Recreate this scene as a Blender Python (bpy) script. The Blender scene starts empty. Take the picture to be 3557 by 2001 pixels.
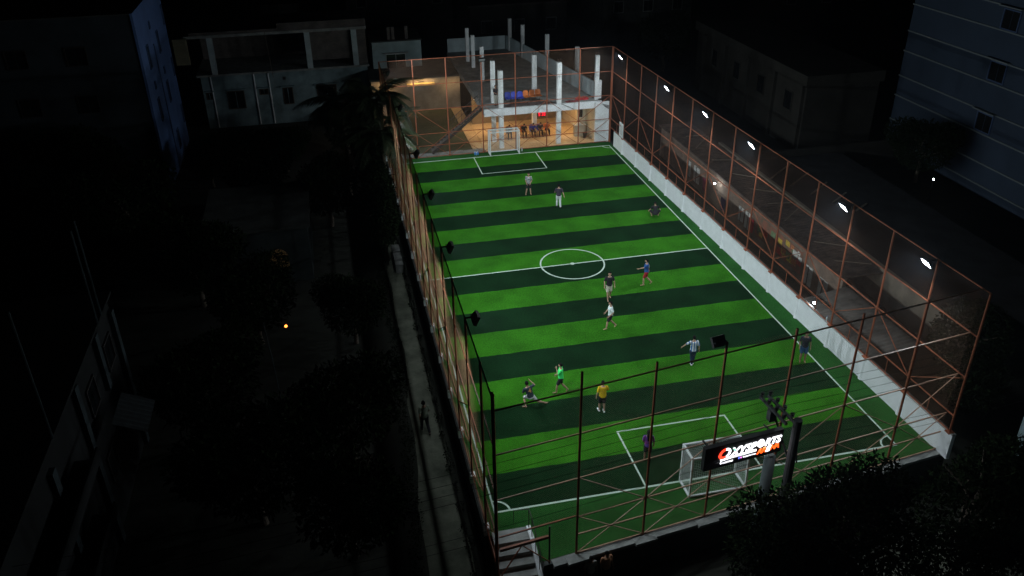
import bpy, bmesh, math, random
import numpy as np
from mathutils import Vector, Matrix

R = math.radians
rng = random.Random(7)
SC = bpy.context.scene
COL = SC.collection

# ------------------------------------------------------------------ camera
cd = bpy.data.cameras.new("camera")
cam = bpy.data.objects.new("camera", cd)
COL.objects.link(cam)
cr = Vector((0.97601071, -0.21733247, -0.01302686))
cu = Vector((0.11698585, 0.47302538, 0.87324756))
cf = Vector((0.18362302, 0.85382293, -0.48710266))
M = Matrix.Identity(4)
for i in range(3):
    M[i][0] = cr[i]; M[i][1] = cu[i]; M[i][2] = -cf[i]
M[0][3], M[1][3], M[2][3] = -13.46087, -44.70013, 24.29763
cam.matrix_world = M
cd.sensor_width = 36.0
cd.lens = 36.0 * 2940.52 / 3557.0
cd.clip_end = 900.0
cd.clip_start = 0.1
SC.camera = cam

# ------------------------------------------------------------------ world, exposure
w = bpy.data.worlds.new("World")
SC.world = w
w.use_nodes = True
nt = w.node_tree
bg = nt.nodes["Background"]
sky = nt.nodes.new("ShaderNodeTexSky")
sky.sky_type = 'NISHITA'
sky.sun_disc = False
sky.sun_elevation = R(-9.0)
sky.sun_rotation = R(250)
nt.links.new(sky.outputs[0], bg.inputs[0])
bg.inputs[1].default_value = 0.05
SC.view_settings.view_transform = 'Standard'
SC.view_settings.look = 'None'
SC.view_settings.exposure = 0.0
SC.view_settings.gamma = 1.0
SC.view_settings.use_curve_mapping = False
try:
    SC.cycles.use_denoising = True
    SC.cycles.max_bounces = 6
    SC.cycles.diffuse_bounces = 3
    SC.cycles.sample_clamp_indirect = 4.0
    SC.cycles.use_light_tree = True
except Exception:
    pass
FLOOD_W = 350.0
FLOOD_COL = (0.87, 0.985, 1.04)

# ------------------------------------------------------------------ materials
MATS = {}
def mat(name, col, rough=0.7, metal=0.0, noise=0.0, nscale=6.0, bump=0.0, bscale=30.0, spec=0.4, emit=None, estr=0.0, col2=None):
    if name in MATS: return MATS[name]
    m = bpy.data.materials.new(name); m.use_nodes = True
    n = m.node_tree.nodes; l = m.node_tree.links
    b = n["Principled BSDF"]
    b.inputs["Base Color"].default_value = (*col, 1)
    b.inputs["Roughness"].default_value = rough
    b.inputs["Metallic"].default_value = metal
    b.inputs["Specular IOR Level"].default_value = spec
    if emit:
        b.inputs["Emission Color"].default_value = (*emit, 1)
        b.inputs["Emission Strength"].default_value = estr
    if noise > 0 or col2 or bump > 0:
        tc = n.new("ShaderNodeTexCoord")
    if noise > 0 or col2:
        tn = n.new("ShaderNodeTexNoise"); tn.inputs["Scale"].default_value = nscale
        tn.inputs["Detail"].default_value = 6; tn.inputs["Roughness"].default_value = 0.62
        l.new(tc.outputs["Object"], tn.inputs["Vector"])
        mx = n.new("ShaderNodeMix"); mx.data_type = 'RGBA'
        c2 = col2 if col2 else tuple(c * (1 - noise) for c in col)
        c1 = col if col2 else tuple(min(1, c * (1 + noise)) for c in col)
        mr = n.new("ShaderNodeMapRange"); mr.inputs[1].default_value = 0.32; mr.inputs[2].default_value = 0.68
        l.new(tn.outputs[0], mr.inputs[0]); l.new(mr.outputs[0], mx.inputs[0])
        mx.inputs[6].default_value = (*c2, 1); mx.inputs[7].default_value = (*c1, 1)
        l.new(mx.outputs[2], b.inputs["Base Color"])
    if bump > 0:
        t2 = n.new("ShaderNodeTexNoise"); t2.inputs["Scale"].default_value = bscale; t2.inputs["Detail"].default_value = 5
        l.new(tc.outputs["Object"], t2.inputs["Vector"])
        bp = n.new("ShaderNodeBump"); bp.inputs["Strength"].default_value = bump; bp.inputs["Distance"].default_value = 0.03
        l.new(t2.outputs[0], bp.inputs["Height"]); l.new(bp.outputs[0], b.inputs["Normal"])
    MATS[name] = m
    return m

def brick_mat(name, c1, c2, mortar, scale=1.0, bw=0.25, bh=0.075, ms=0.012, axis='XZ'):
    if name in MATS: return MATS[name]
    m = bpy.data.materials.new(name); m.use_nodes = True
    n = m.node_tree.nodes; l = m.node_tree.links; b = n["Principled BSDF"]
    b.inputs["Roughness"].default_value = 0.9
    tc = n.new("ShaderNodeTexCoord"); sp = n.new("ShaderNodeSeparateXYZ"); cb = n.new("ShaderNodeCombineXYZ")
    l.new(tc.outputs["Object"], sp.inputs[0])
    l.new(sp.outputs["XYZ".index(axis[0])], cb.inputs[0]); l.new(sp.outputs["XYZ".index(axis[1])], cb.inputs[1])
    t = n.new("ShaderNodeTexBrick"); l.new(cb.outputs[0], t.inputs["Vector"])
    t.inputs["Color1"].default_value = (*c1, 1); t.inputs["Color2"].default_value = (*c2, 1); t.inputs["Mortar"].default_value = (*mortar, 1)
    t.inputs["Scale"].default_value = scale; t.inputs["Brick Width"].default_value = bw; t.inputs["Row Height"].default_value = bh; t.inputs["Mortar Size"].default_value = ms
    tn = n.new("ShaderNodeTexNoise"); tn.inputs["Scale"].default_value = 1.3; tn.inputs["Detail"].default_value = 7
    l.new(tc.outputs["Object"], tn.inputs["Vector"])
    mx = n.new("ShaderNodeMix"); mx.data_type = 'RGBA'; mx.blend_type = 'MULTIPLY'; mx.inputs[0].default_value = 0.7
    rp = n.new("ShaderNodeMapRange"); rp.inputs[1].default_value = .3; rp.inputs[2].default_value = .7; rp.inputs[3].default_value = .45; rp.inputs[4].default_value = 1.1
    l.new(tn.outputs[0], rp.inputs[0])
    l.new(t.outputs[0], mx.inputs[6]); l.new(rp.outputs[0], mx.inputs[7]); l.new(mx.outputs[2], b.inputs["Base Color"])
    bp = n.new("ShaderNodeBump"); bp.inputs["Distance"].default_value = 0.02; bp.inputs["Strength"].default_value = 0.6; bp.invert = True
    l.new(t.outputs[1], bp.inputs["Height"]); l.new(bp.outputs[0], b.inputs["Normal"])
    MATS[name] = m
    return m

def turf_mat(name, col, var=0.3):
    m = bpy.data.materials.new(name); m.use_nodes = True
    n = m.node_tree.nodes; l = m.node_tree.links; b = n["Principled BSDF"]
    b.inputs["Roughness"].default_value = 0.95; b.inputs["Specular IOR Level"].default_value = 0.04
    g = n.new("ShaderNodeNewGeometry")
    a = n.new("ShaderNodeTexNoise"); a.inputs["Scale"].default_value = 14; a.inputs["Detail"].default_value = 8; a.inputs["Roughness"].default_value = .8
    c = n.new("ShaderNodeTexNoise"); c.inputs["Scale"].default_value = 0.55; c.inputs["Detail"].default_value = 4
    l.new(g.outputs["Position"], a.inputs["Vector"]); l.new(g.outputs["Position"], c.inputs["Vector"])
    m1 = n.new("ShaderNodeMapRange"); m1.inputs[1].default_value = .3; m1.inputs[2].default_value = .7; m1.inputs[3].default_value = 1 - var; m1.inputs[4].default_value = 1 + var
    m2 = n.new("ShaderNodeMapRange"); m2.inputs[1].default_value = .35; m2.inputs[2].default_value = .65; m2.inputs[3].default_value = .76; m2.inputs[4].default_value = 1.2
    l.new(a.outputs[0], m1.inputs[0]); l.new(c.outputs[0], m2.inputs[0])
    mu = n.new("ShaderNodeMath"); mu.operation = 'MULTIPLY'; l.new(m1.outputs[0], mu.inputs[0]); l.new(m2.outputs[0], mu.inputs[1])
    vm = n.new("ShaderNodeVectorMath"); vm.operation = 'SCALE'; vm.inputs[0].default_value = col
    l.new(mu.outputs[0], vm.inputs["Scale"]); l.new(vm.outputs[0], b.inputs["Base Color"])
    bp = n.new("ShaderNodeBump"); bp.inputs["Strength"].default_value = 0.5; bp.inputs["Distance"].default_value = .03
    l.new(a.outputs[0], bp.inputs["Height"]); l.new(bp.outputs[0], b.inputs["Normal"])
    MATS[name] = m
    return m

ORANGE = mat("rust_orange_paint", (0.29, 0.088, 0.043), 0.5, 0.0, noise=0.35, nscale=3.0, spec=0.35)
NETM = mat("orange_net_wire", (0.27, 0.155, 0.095), 0.6, 0.0, noise=0.2, nscale=2.0)
WHITEP = mat("white_wall_paint", (0.86, 0.89, 0.92), 0.75, noise=0.06, nscale=2.2, bump=0.15, bscale=12)
WHITEG = mat("white_gloss_paint", (0.72, 0.76, 0.76), 0.35, noise=0.08, nscale=5)
WHITEN = mat("white_net_cord", (0.62, 0.66, 0.66), 0.8)
CONC = mat("grey_concrete", (0.27, 0.28, 0.27), 0.9, noise=0.3, nscale=1.6, bump=0.4, bscale=18)
CONCD = mat("dark_concrete", (0.055, 0.06, 0.056), 0.95, noise=0.4, nscale=1.1, bump=0.4, bscale=9)
PALEC = mat("pale_plaster", (0.42, 0.50, 0.52), 0.9, noise=0.18, nscale=0.9, bump=0.2, bscale=6)
LINEW = mat("white_turf_line", (0.46, 0.57, 0.49), 0.8, noise=0.22, nscale=25)
BLACKM = mat("black_metal", (0.02, 0.02, 0.022), 0.5, 0.2)
DARKM = mat("dark_steel", (0.045, 0.04, 0.04), 0.55, 0.4, noise=0.3, nscale=6)
RUST = mat("rusty_tin", (0.13, 0.10, 0.088), 0.8, 0.1, noise=0.4, nscale=1.6, col2=(0.035, 0.03, 0.03))
DIRT = mat("bare_dirt", (0.035, 0.036, 0.028), 0.95, noise=0.4, nscale=0.35, bump=0.6, bscale=3, col2=(0.012, 0.015, 0.010))
LANEM = mat("dusty_lane", (0.19, 0.20, 0.155), 0.95, noise=0.3, nscale=0.8, bump=0.5, bscale=7, col2=(0.06, 0.068, 0.05))
LEAF = mat("dark_leaf", (0.011, 0.018, 0.008), 0.8, noise=0.35, nscale=1.5, spec=0.0)
PALML = mat("palm_leaf", (0.032, 0.045, 0.022), 0.42, noise=0.3, nscale=1.5, spec=0.4)
BARK = mat("bark", (0.12, 0.095, 0.075), 0.95, noise=0.35, nscale=5, bump=0.6, bscale=10)
GLASSD = mat("dark_window_glass", (0.012, 0.014, 0.016), 0.15, spec=0.6)
TILE = mat("beige_floor_tile", (0.62, 0.45, 0.26), 0.45, noise=0.12, nscale=0.8)
BLUEB = mat("blue_wall_paint", (0.11, 0.19, 0.42), 0.85, noise=0.18, nscale=0.5)
BLUED = mat("slate_blue_wall", (0.032, 0.050, 0.082), 0.85, noise=0.14, nscale=0.3)
TEALW = mat("pale_teal_wall", (0.30, 0.39, 0.40), 0.9, noise=0.2, nscale=0.7, bump=0.2)
CREAM = mat("cream_wall", (0.62, 0.53, 0.38), 0.85, noise=0.12, nscale=1.2)
BRICK = brick_mat("weathered_brick", (0.17, 0.135, 0.12), (0.11, 0.09, 0.085), (0.18, 0.18, 0.17))
BRICKY = brick_mat("shack_brick", (0.38, 0.25, 0.18), (0.28, 0.18, 0.13), (0.26, 0.24, 0.2), axis='YZ')

# ------------------------------------------------------------------ mesh helpers
class MB:
    def __init__(s): s.v = []; s.f = []
    def add(s, vs, fs):
        o = len(s.v); s.v += [tuple(a) for a in vs]; s.f += [tuple(i + o for i in f) for f in fs]; return s
    def box(s, x0, x1, y0, y1, z0, z1):
        vs = [(x0,y0,z0),(x1,y0,z0),(x1,y1,z0),(x0,y1,z0),(x0,y0,z1),(x1,y0,z1),(x1,y1,z1),(x0,y1,z1)]
        return s.add(vs, [(0,3,2,1),(4,5,6,7),(0,1,5,4),(1,2,6,5),(2,3,7,6),(3,0,4,7)])
    def obox(s, c, ax, ay, az, hx, hy, hz):
        c, ax, ay, az = Vector(c), Vector(ax), Vector(ay), Vector(az); vs = []
        for k in (-1, 1):
            for (i, j) in ((-1,-1),(1,-1),(1,1),(-1,1)):
                vs.append(c + ax*hx*i + ay*hy*j + az*hz*k)
        return s.add(vs, [(0,3,2,1),(4,5,6,7),(0,1,5,4),(1,2,6,5),(2,3,7,6),(3,0,4,7)])
    def bar(s, p, q, w, h=None, up=(0,0,1)):
        h = h or w; p, q = Vector(p), Vector(q); d = (q-p); L = d.length; d.normalize(); up = Vector(up)
        if abs(d.dot(up)) > .95: up = Vector((1,0,0))
        a = d.cross(up).normalized(); b = a.cross(d)
        return s.obox((p+q)/2, a, d, b, w/2, L/2, h/2)
    def tube(s, pts, r, n=8, cap=True):
        pts = [Vector(p) for p in pts]; k = len(pts)
        rs = r if isinstance(r, (list, tuple)) else [r]*k
        o = len(s.v); ref = None
        for i, p in enumerate(pts):
            d = (pts[min(i+1,k-1)] - pts[max(i-1,0)]).normalized()
            if ref is None:
                ref = Vector((0,0,1)) if abs(d.z) < .9 else Vector((1,0,0))
            a = d.cross(ref).normalized(); b = d.cross(a).normalized(); ref = b.cross(d) if False else ref
            for j in range(n):
                t = 2*math.pi*j/n
                s.v.append(tuple(p + a*math.cos(t)*rs[i] + b*math.sin(t)*rs[i]))
        for i in range(k-1):
            for j in range(n):
                j2 = (j+1) % n
                s.f.append((o+i*n+j, o+(i+1)*n+j, o+(i+1)*n+j2, o+i*n+j2))
        if cap:
            s.f.append(tuple(o+j for j in range(n))); s.f.append(tuple(o+(k-1)*n+n-1-j for j in range(n)))
        return s
    def ball(s, c, r, n=8, m=6, sc=(1,1,1)):
        c = Vector(c); o = len(s.v); s.v.append((c.x, c.y, c.z + r*sc[2]))
        for i in range(1, m):
            ph = math.pi*i/m
            for j in range(n):
                t = 2*math.pi*j/n
                s.v.append((c.x+r*sc[0]*math.sin(ph)*math.cos(t), c.y+r*sc[1]*math.sin(ph)*math.sin(t), c.z+r*sc[2]*math.cos(ph)))
        s.v.append((c.x, c.y, c.z - r*sc[2])); e = len(s.v)-1
        for j in range(n):
            s.f.append((o, o+1+j, o+1+(j+1)%n)); s.f.append((e, o+1+(m-2)*n+(j+1)%n, o+1+(m-2)*n+j))
        for i in range(m-2):
            for j in range(n):
                a = o+1+i*n+j; b = o+1+i*n+(j+1)%n
                s.f.append((a, a+n, b+n, b))
        return s
    def mesh(s, name, m):
        me = bpy.data.meshes.new(name); me.from_pydata(s.v, [], s.f); me.update()
        if m: me.materials.append(m)
        return me
    def build(s, name, m, parent=None, loc=None, smooth=False):
        me = s.mesh(name, m)
        if smooth: me.shade_smooth()
        return link(name, me, parent, loc)

def link(name, data, parent=None, loc=None, rz=None):
    o = bpy.data.objects.new(name, data); COL.objects.link(o)
    if parent is not None: o.parent = parent
    if loc is not None: o.location = loc
    if rz is not None: o.rotation_euler = (0, 0, rz)
    return o
def tag(o, label=None, cat=None, group=None, kind=None):
    if label: o["label"] = label
    if cat: o["category"] = cat
    if group: o["group"] = group
    if kind: o["kind"] = kind
    return o
def thing(name, label, cat, loc=(0,0,0), rz=0, group=None):
    o = bpy.data.objects.new(name, None); COL.objects.link(o); o.empty_display_size = .2
    o.location = loc; o.rotation_euler = (0, 0, rz)
    return tag(o, label, cat, group)
def dup(root, loc, rz=0, label=None, group=None):
    r = root.copy(); COL.objects.link(r); r.location = loc; r.rotation_euler = (0, 0, rz)
    if label: r["label"] = label
    if group: r["group"] = group
    for ch in list(root.children):
        c = ch.copy(); COL.objects.link(c); c.parent = r
        for g in list(ch.children):
            e = g.copy(); COL.objects.link(e); e.parent = c
    return r
def B(name, m, *a, parent=None):
    return MB().box(*a).build(name, m, parent)

# ------------------------------------------------------------------ ground
tag(B("ground", DIRT, -160, 200, -120, 260, -2.5, -1.5), kind="structure")
lane = MB()
ys = [-40 + 2.5*i for i in range(24)]
for i, y in enumerate(ys[:-1]):
    def ed(y): return (-11.15 + .05*min(0, y+6) + .12*math.sin(y*.8), -10.08 + .05*math.sin(y*.9+1))
    a0, b0 = ed(y); a1, b1 = ed(ys[i+1])
    lane.add([(a0, y, -1.495), (b0, y, -1.495), (b1, ys[i+1], -1.495), (a1, ys[i+1], -1.495)], [(0,1,2,3)])
tag(lane.build("lane", LANEM), kind="structure")
# street in front of the court
tag(MB().add([(-9.6,-31,-1.491),(26,-26.5,-1.491),(26,-21.6,-1.491),(-7.5,-25.5,-1.491)], [(0,1,2,3)]).build("street", LANEM), kind="structure")

def XR(y): return -0.02882*y + 9.835
def YN(x): return -21.93 + 0.127*x
# platform (retaining body)
PO = [(-9.55,-21.05),(-7.78,-21.05),(-7.78,YN(-7.78)-.12),(10.75,YN(10.75)-.12),(9.6,21.3),(-9.55,21.3)]
plat = MB().add([(x,y,z) for z in (-1.5,-.02) for (x,y) in PO],
                [tuple(range(5,-1,-1)), tuple(range(6,12))]+[(i,(i+1)%6,6+(i+1)%6,6+i) for i in range(6)]).build("court_platform", CONCD)
tag(plat, kind="structure")
# ---- turf
TB = turf_mat("turf_bright_green", (0.025, 0.130, 0.0070), .8)
TD = turf_mat("turf_dark_green", (0.0044, 0.0215, 0.0068), .9)
TM = turf_mat("turf_border_green", (0.018, 0.082, 0.0165), .8)
HW, HL = 8.97, 19.93
turf = tag(MB().add([(-9.45,-21.1,0),(-7.8,-21.1,0),(-7.8,YN(-7.8)+.1,0),(XR(-20.6)+.02,YN(10.4)+.1,0),(XR(20.9),20.9,0),(-9.45,20.9,0)], [(0,1,2,3,4,5)]).build("turf", TM), kind="structure")
S = 2*HL/18
for k in range(18):
    y1 = HL - k*S; y0 = y1 - S
    def wob(kk, x): return 0 if kk in (0,18) else .012*math.sin(x*1.9+kk*2.7)+.009*math.sin(x*5.3+kk*1.3)+.006*math.sin(x*13.1+kk)
    NS = 120; vs = []
    for i in range(NS+1):
        x = -HW+2*HW*i/NS; vs += [(x,y0+wob(k+1,x),.004),(x,y1+wob(k,x),.004)]
    o = MB().add(vs, [(2*i,2*i+2,2*i+3,2*i+1) for i in range(NS)]).build("turf_stripe", TB if k % 2 == 0 else TD, turf)
lw = .075
ln = MB()
def seg(x0,y0,x1,y1,w=lw,z=.008): 
    d = Vector((x1-x0,y1-y0,0)).normalized(); n = Vector((-d.y,d.x,0))*w/2; e = d*w/2
    a, b = Vector((x0,y0,z))-e, Vector((x1,y1,z))+e
    ln.add([a-n, b-n, b+n, a+n], [(0,1,2,3)])
def part_line(*a, **k):
    global ln
    ln = MB(); seg(*a, **k); ln.build("marking_line", LINEW, turf)
def arc(cx, cy, r, a0, a1, n, w=lw, z=.012):
    m = MB(); vs = []
    for i in range(n+1):
        t = a0 + (a1-a0)*i/n
        vs += [(cx+(r-w/2)*math.cos(t), cy+(r-w/2)*math.sin(t), z), (cx+(r+w/2)*math.cos(t), cy+(r+w/2)*math.sin(t), z)]
    m.add(vs, [(2*i, 2*i+1, 2*i+3, 2*i+2) for i in range(n)])
    return m
part_line(-HW,-HL,HW,-HL, w=.095); part_line(-HW,HL,HW,HL,w=.11)
part_line(-HW,-HL,-HW,HL,z=.0085); part_line(HW,-HL,HW,HL,z=.0085); part_line(-HW,0,HW,0,w=.09,z=.0092)
for s, d in ((1, 3.716), (-1, 3.69)):
    yb = s*HL; yf = s*(HL-d)
    part_line(-2.59,yb,-2.59,yf,z=.0095); part_line(2.59,yb,2.59,yf,z=.0095); part_line(-2.59,yf,2.59,yf,z=.0101)
arc(0,0,1.975,0,2*math.pi,72,.09).build("centre_circle", LINEW, turf)
arc(0,0,.07,0,2*math.pi,16,.14,.013).build("centre_spot", LINEW, turf)
for sx in (-1,1):
    for sy in (-1,1):
        a0 = {(-1,-1):0,(1,-1):.5,(1,1):1,(-1,1):1.5}[(sx,sy)]*math.pi
        arc(sx*HW, sy*HL, .62, a0, a0+math.pi/2, 12, .08).build("corner_arc", LINEW, turf)

# ------------------------------------------------------------------ nets
def net_mesh(A, Bp, z0, z1, cell=.095, r=.0017, zb=None):
    """chain link on the vertical rectangle over A-B (2D) from z0 to z1; zb: (z1 at A, z1 at B)"""
    A, Bp = Vector((*A,0)), Vector((*Bp,0)); L = (Bp-A).length; u = (Bp-A)/L; H = z1-z0
    nrm = Vector((-u.y,u.x,0)); m = MB(); vs = []; fs = []
    for sgn in (1,-1):
        k = -int(H/cell)-1
        while k*cell < L + H:
            s0 = k*cell
            t0, t1 = 0.0, H
            # point(t) = (s0 + sgn*t, t)
            if sgn == 1: t0 = max(t0, -s0); t1 = min(t1, L-s0)
            else: t0 = max(t0, s0-L); t1 = min(t1, s0)
            k += 1
            if t1-t0 < .02: continue
            n = max(1, int((t1-t0)/.9)); d = Vector((u.x*sgn, u.y*sgn, 1)).normalized(); side = d.cross(nrm).normalized()
            for i in range(n):
                ta = t0+(t1-t0)*i/n; tb = t0+(t1-t0)*(i+1)/n
                pa = A+u*(s0+sgn*ta)+Vector((0,0,z0+ta)); pb = A+u*(s0+sgn*tb)+Vector((0,0,z0+tb))
                o = len(vs)
                for p in (pa,pb):
                    vs += [p+nrm*r, p+side*r*.87-nrm*r*.5, p-side*r*.87-nrm*r*.5]
                fs += [(o,o+1,o+4,o+3),(o+1,o+2,o+5,o+4),(o+2,o,o+3,o+5)]
    me = bpy.data.meshes.new("net"); me.from_pydata([tuple(v) for v in vs], [], fs); me.update()
    return me

# ------------------------------------------------------------------ fences
PR = .048
NETR = mat("dimmed_net_wire", (0.20, 0.115, 0.08), 0.65, noise=0.2, nscale=2.0)  # darker copy of the same wire, its lamplight toned down in the colour
NETL = mat("lamplit_net_wire", (0.50, 0.29, 0.16), 0.6, noise=0.2, nscale=2.0)  # lamp glow on the lane side net put into a lighter wire colour
ORANGE2 = mat("sheen_rail_paint", (0.40, 0.235, 0.155), 0.55, noise=0.3, nscale=3.0)  # same orange paint, its pale grazing sheen put into the colour
def post_mesh(h, r=PR):
    return MB().tube([(0,0,0),(0,0,h)], r, 8).mesh("post", ORANGE)
def add_fence(f, pts, tops, base, rails, railz, zig, xb, netz0, stub=False, flip=0, net=True, skip_first=False, skip_post=-1, nm=None, nr=.0015, rm=None):
    nm = nm or NETM; rm = rm or ORANGE
    """pts: post positions in order, local to the world"""
    hm = post_mesh(1.0)
    for i, p in enumerate(pts):
        if i == skip_post: continue
        o = link("post", hm, f, (p[0], p[1], base[i])); o.scale = (1,1,tops[i]-base[i])
    n = len(pts)
    for j in range(len(rails)):
        for i in range(n-1):
            if skip_first and i == 0 and rails[j] in skip_first: continue
            a = (pts[i][0], pts[i][1], railz(i, rails[j])); b = (pts[i+1][0], pts[i+1][1], railz(i+1, rails[j]))
            MB().bar(a, b, .045, .045).build("rail", rm, f)
    if zig:
        lo, hi = zig
        for i in range(n-1):
            if skip_first and i == 0: continue
            a, b = pts[i], pts[i+1]
            za, zb = (hi, lo) if (i+flip) % 2 == 0 else (lo, hi)
            MB().bar((a[0],a[1],railz(i,za)), (b[0],b[1],railz(i+1,zb)), .032).build("brace", rm, f)
    if xb:
        lo, hi = xb
        for i in range(n-1):
            if skip_first and i == 0: continue
            a, b = pts[i], pts[i+1]
            MB().bar((a[0],a[1],lo+.04), (b[0],b[1],railz(i+1,hi)), .028).build("brace", rm, f)
            MB().bar((a[0]+.02,a[1]+.02,railz(i,hi)), (b[0]+.02,b[1]+.02,lo+.04), .028).build("brace", rm, f)
    if stub:
        for i in range(n-1):
            a, b = pts[i], pts[i+1]
            x, y = (a[0]+b[0])/2, (a[1]+b[1])/2
            MB().bar((x,y,base[i]), (x,y,railz(i,stub)), .03).build("strut", ORANGE, f)
    if net:
        o = link("netting", net_mesh(pts[0], pts[-1], netz0, 8.0, r=nr), f); o.data.materials.append(nm); o["kind"] = "stuff"

YP = [20.75,17.7,14.72,11.75,8.78,5.79,2.8,-.17,-3.12,-6.08,-9.1,-12.1,-15.1,-18.02,-21.0]
rf = thing("boundary_fence", "tall orange chain link fence standing on the long white wall", "fence", (0,0,0))
pts = [(XR(y)+.05, y) for y in YP]
add_fence(rf, pts, [8.0]*15, [0.0]+[1.26]*14, [8.0,6.0,4.05,2.1,1.32], lambda i,z: z, (2.1,4.05), None, 1.3, stub=2.1, flip=0, nm=NETR, nr=.0013)
ff = thing("boundary_fence", "tall orange chain link fence between the court and the unfinished hall", "fence")
XF = [-9.5,-6.99,-4.39,-1.57,1.17,3.8,6.53,9.25]
add_fence(ff, [(x,20.9) for x in XF], [8.0]*8, [0.0]*8, [8.0,6.0,4.0,2.0,1.0,.05], lambda i,z: z, (2.0,4.0), (0,2.0), .02, flip=1)
YL = [-23.08,-21,-18,-14.95,-11.9,-8.85,-5.85,-2.95,.1,3.1,6.1,9.05,12.0,15.0,18.0,20.85]
lf = thing("boundary_fence", "tall orange chain link fence beside the dirt lane, lit on its inner side", "fence")
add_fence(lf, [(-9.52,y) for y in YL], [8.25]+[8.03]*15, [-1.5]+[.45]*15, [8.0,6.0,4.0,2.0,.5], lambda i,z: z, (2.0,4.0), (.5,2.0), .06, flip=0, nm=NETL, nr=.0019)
nf = thing("boundary_fence", "nearest orange chain link fence above the street and the stairs", "fence")
XN = [-9.5,-6.42,-3.65,-.95,1.95,4.85,7.83,10.44]
def rzn(i, z): return z + {8.0:-.46,6.0:-.3,4.0:-.31,2.0:-.15}.get(z,0)*(1-i/7.0)
add_fence(nf, [(x,YN(x)) for x in XN], [8.2,8.3,8.02,8.2,8.1,8.1,8.05,8.0], [0.0]*7+[1.26], [8.0,6.0,4.0,2.0,1.0,.06], rzn, (2.0,4.0), (0,2.0), .06, flip=1, skip_first=(2.0,1.0,.06), skip_post=7, nr=.0014, rm=ORANGE2)
# gate frame in the stair bay
gf = thing("gate_frame", "rusty steel gate frame above the concrete stairs", "gate frame")
MB().bar((-9.43,YN(-9.43)-.12,1.42),(-7.58,YN(-7.58)-.12,1.42),.09,.12).build("beam", ORANGE, gf)
MB().bar((-9.43,YN(-9.43)-.02,1.95),(-6.5,YN(-6.5)-.06,2.0),.05).build("rail", ORANGE, gf)
MB().tube([(-7.52,YN(-7.52)-.06,0),(-7.52,YN(-7.52)-.06,1.85)],.035).build("post", DARKM, gf)
MB().bar((-8.6,YN(-8.6)-.14,1.38),(-7.5,YN(-7.5)-.12,.1),.035).build("brace", ORANGE, gf)
MB().bar((-8.6,YN(-8.6)-.14,1.38),(-9.4,YN(-9.4)-.12,.1),.035).build("brace", ORANGE, gf)

# ------------------------------------------------------------------ white wall on the right
ww = thing("perimeter_wall", "long low white wall with pilasters along the right touchline", "wall")
def wallseg(y0, y1):
    return MB().add([(XR(y0),y0,0),(XR(y0)+.16,y0,0),(XR(y1)+.16,y1,0),(XR(y1),y1,0),(XR(y0),y0,1.26),(XR(y0)+.16,y0,1.26),(XR(y1)+.16,y1,1.26),(XR(y1),y1,1.26)],
        [(0,3,2,1),(4,5,6,7),(0,1,5,4),(1,2,6,5),(2,3,7,6),(3,0,4,7)])
wallseg(-21.25, 19.75).build("wall_body", WHITEP, ww)
for y in YP[1:]:
    x = XR(y)
    if y > -20: MB().tube([(x+.07,y,0),(x+.07,y,.25),(x+.07,y,1.255)],[.17,.13,.115],14).build("pilaster", WHITEP, ww, smooth=False)
    MB().box(x-.1,x+.2,y-.14,y+.14,1.262,1.30).build("post_plate", ORANGE, ww)
MB().bar((XR(-21.25)+.08,-21.25,1.283),(XR(19.7)+.08,19.7,1.283),.2,.03).build("coping", CONC, ww)

# low kerb / plinth blocks on the left
kb = thing("kerb_wall", "low white kerb with post plinths along the lane side of the court", "wall")
MB().box(-9.60,-9.47,-21.0,20.95,-.12,.06).build("kerb_body", CONCD, kb)
for y in YL[1:]:
    MB().box(-9.64,-9.40,y-.15,y+.15,.062,.47).build("plinth", WHITEP, kb)
# near ledge
nl = thing("concrete_ledge", "pale concrete ledge under the nearest fence above the street", "ledge")
MB().bar((-7.4,YN(-7.4)-.12,-.06),(10.6,YN(10.6)-.12,-.06),.36,.14).build("ledge_body", CONC, nl)
for x in XN[1:-1]:
    MB().obox((x,YN(x)-.22,-.03),(1,.127,0),(-.127,1,0),(0,0,1),.45,.2,.06).build("footing", CONC, nl)
rw = thing("retaining_wall", "dark retaining wall below the nearest fence", "wall")
MB().bar((-7.4,YN(-7.4)-.2,-.82),(10.8,YN(10.8)-.2,-.82),.14,1.36).build("wall_body", CONCD, rw)

# ------------------------------------------------------------------ stairs
st = thing("concrete_stairs", "white edged concrete stairs going down from the court to the street", "stairs")
x0, x1 = -9.35, -7.85
MB().box(x0, x1, -21.75, -21.1, -.2, .16).build("landing", CONC, st)
for i in range(8):
    z = .16-.19*(i+1); y = -21.75-.42*i
    MB().box(x0, x1-.12, y-.44, y-.002, z-.3, z).build("step", CONC, st)
MB().add([(x1-.12,-21.1,.20),(x1+.05,-21.1,.20),(x1+.05,-21.8,.2),(x1-.12,-21.8,.2),(x1-.12,-25.2,-1.3),(x1+.05,-25.2,-1.3),
          (x1-.12,-21.1,-1.5),(x1+.05,-21.1,-1.5),(x1-.12,-25.2,-1.5),(x1+.05,-25.2,-1.5)],
         [(0,1,2,3),(3,2,5,4),(0,3,4,8,6),(1,7,9,5,2),(4,5,9,8),(0,6,7,1)]).build("stringer", WHITEP, st)
def rail_y(y): return .2 if y > -21.8 else .2 + (y+21.8)*1.5/3.4
rl = thing("handrail", "thin dark handrail beside the concrete stairs", "railing")
ysr = [-21.2,-21.7,-22.3,-22.9,-23.5]
for y in ysr:
    MB().tube([(x1-.03,y,rail_y(y)),(x1-.03,y,rail_y(y)+.95)],.016,6).build("baluster", DARKM, rl)
MB().tube([(x1-.03,y,rail_y(y)+.95) for y in ysr],.02,6).build("top_rail", DARKM, rl)
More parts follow.
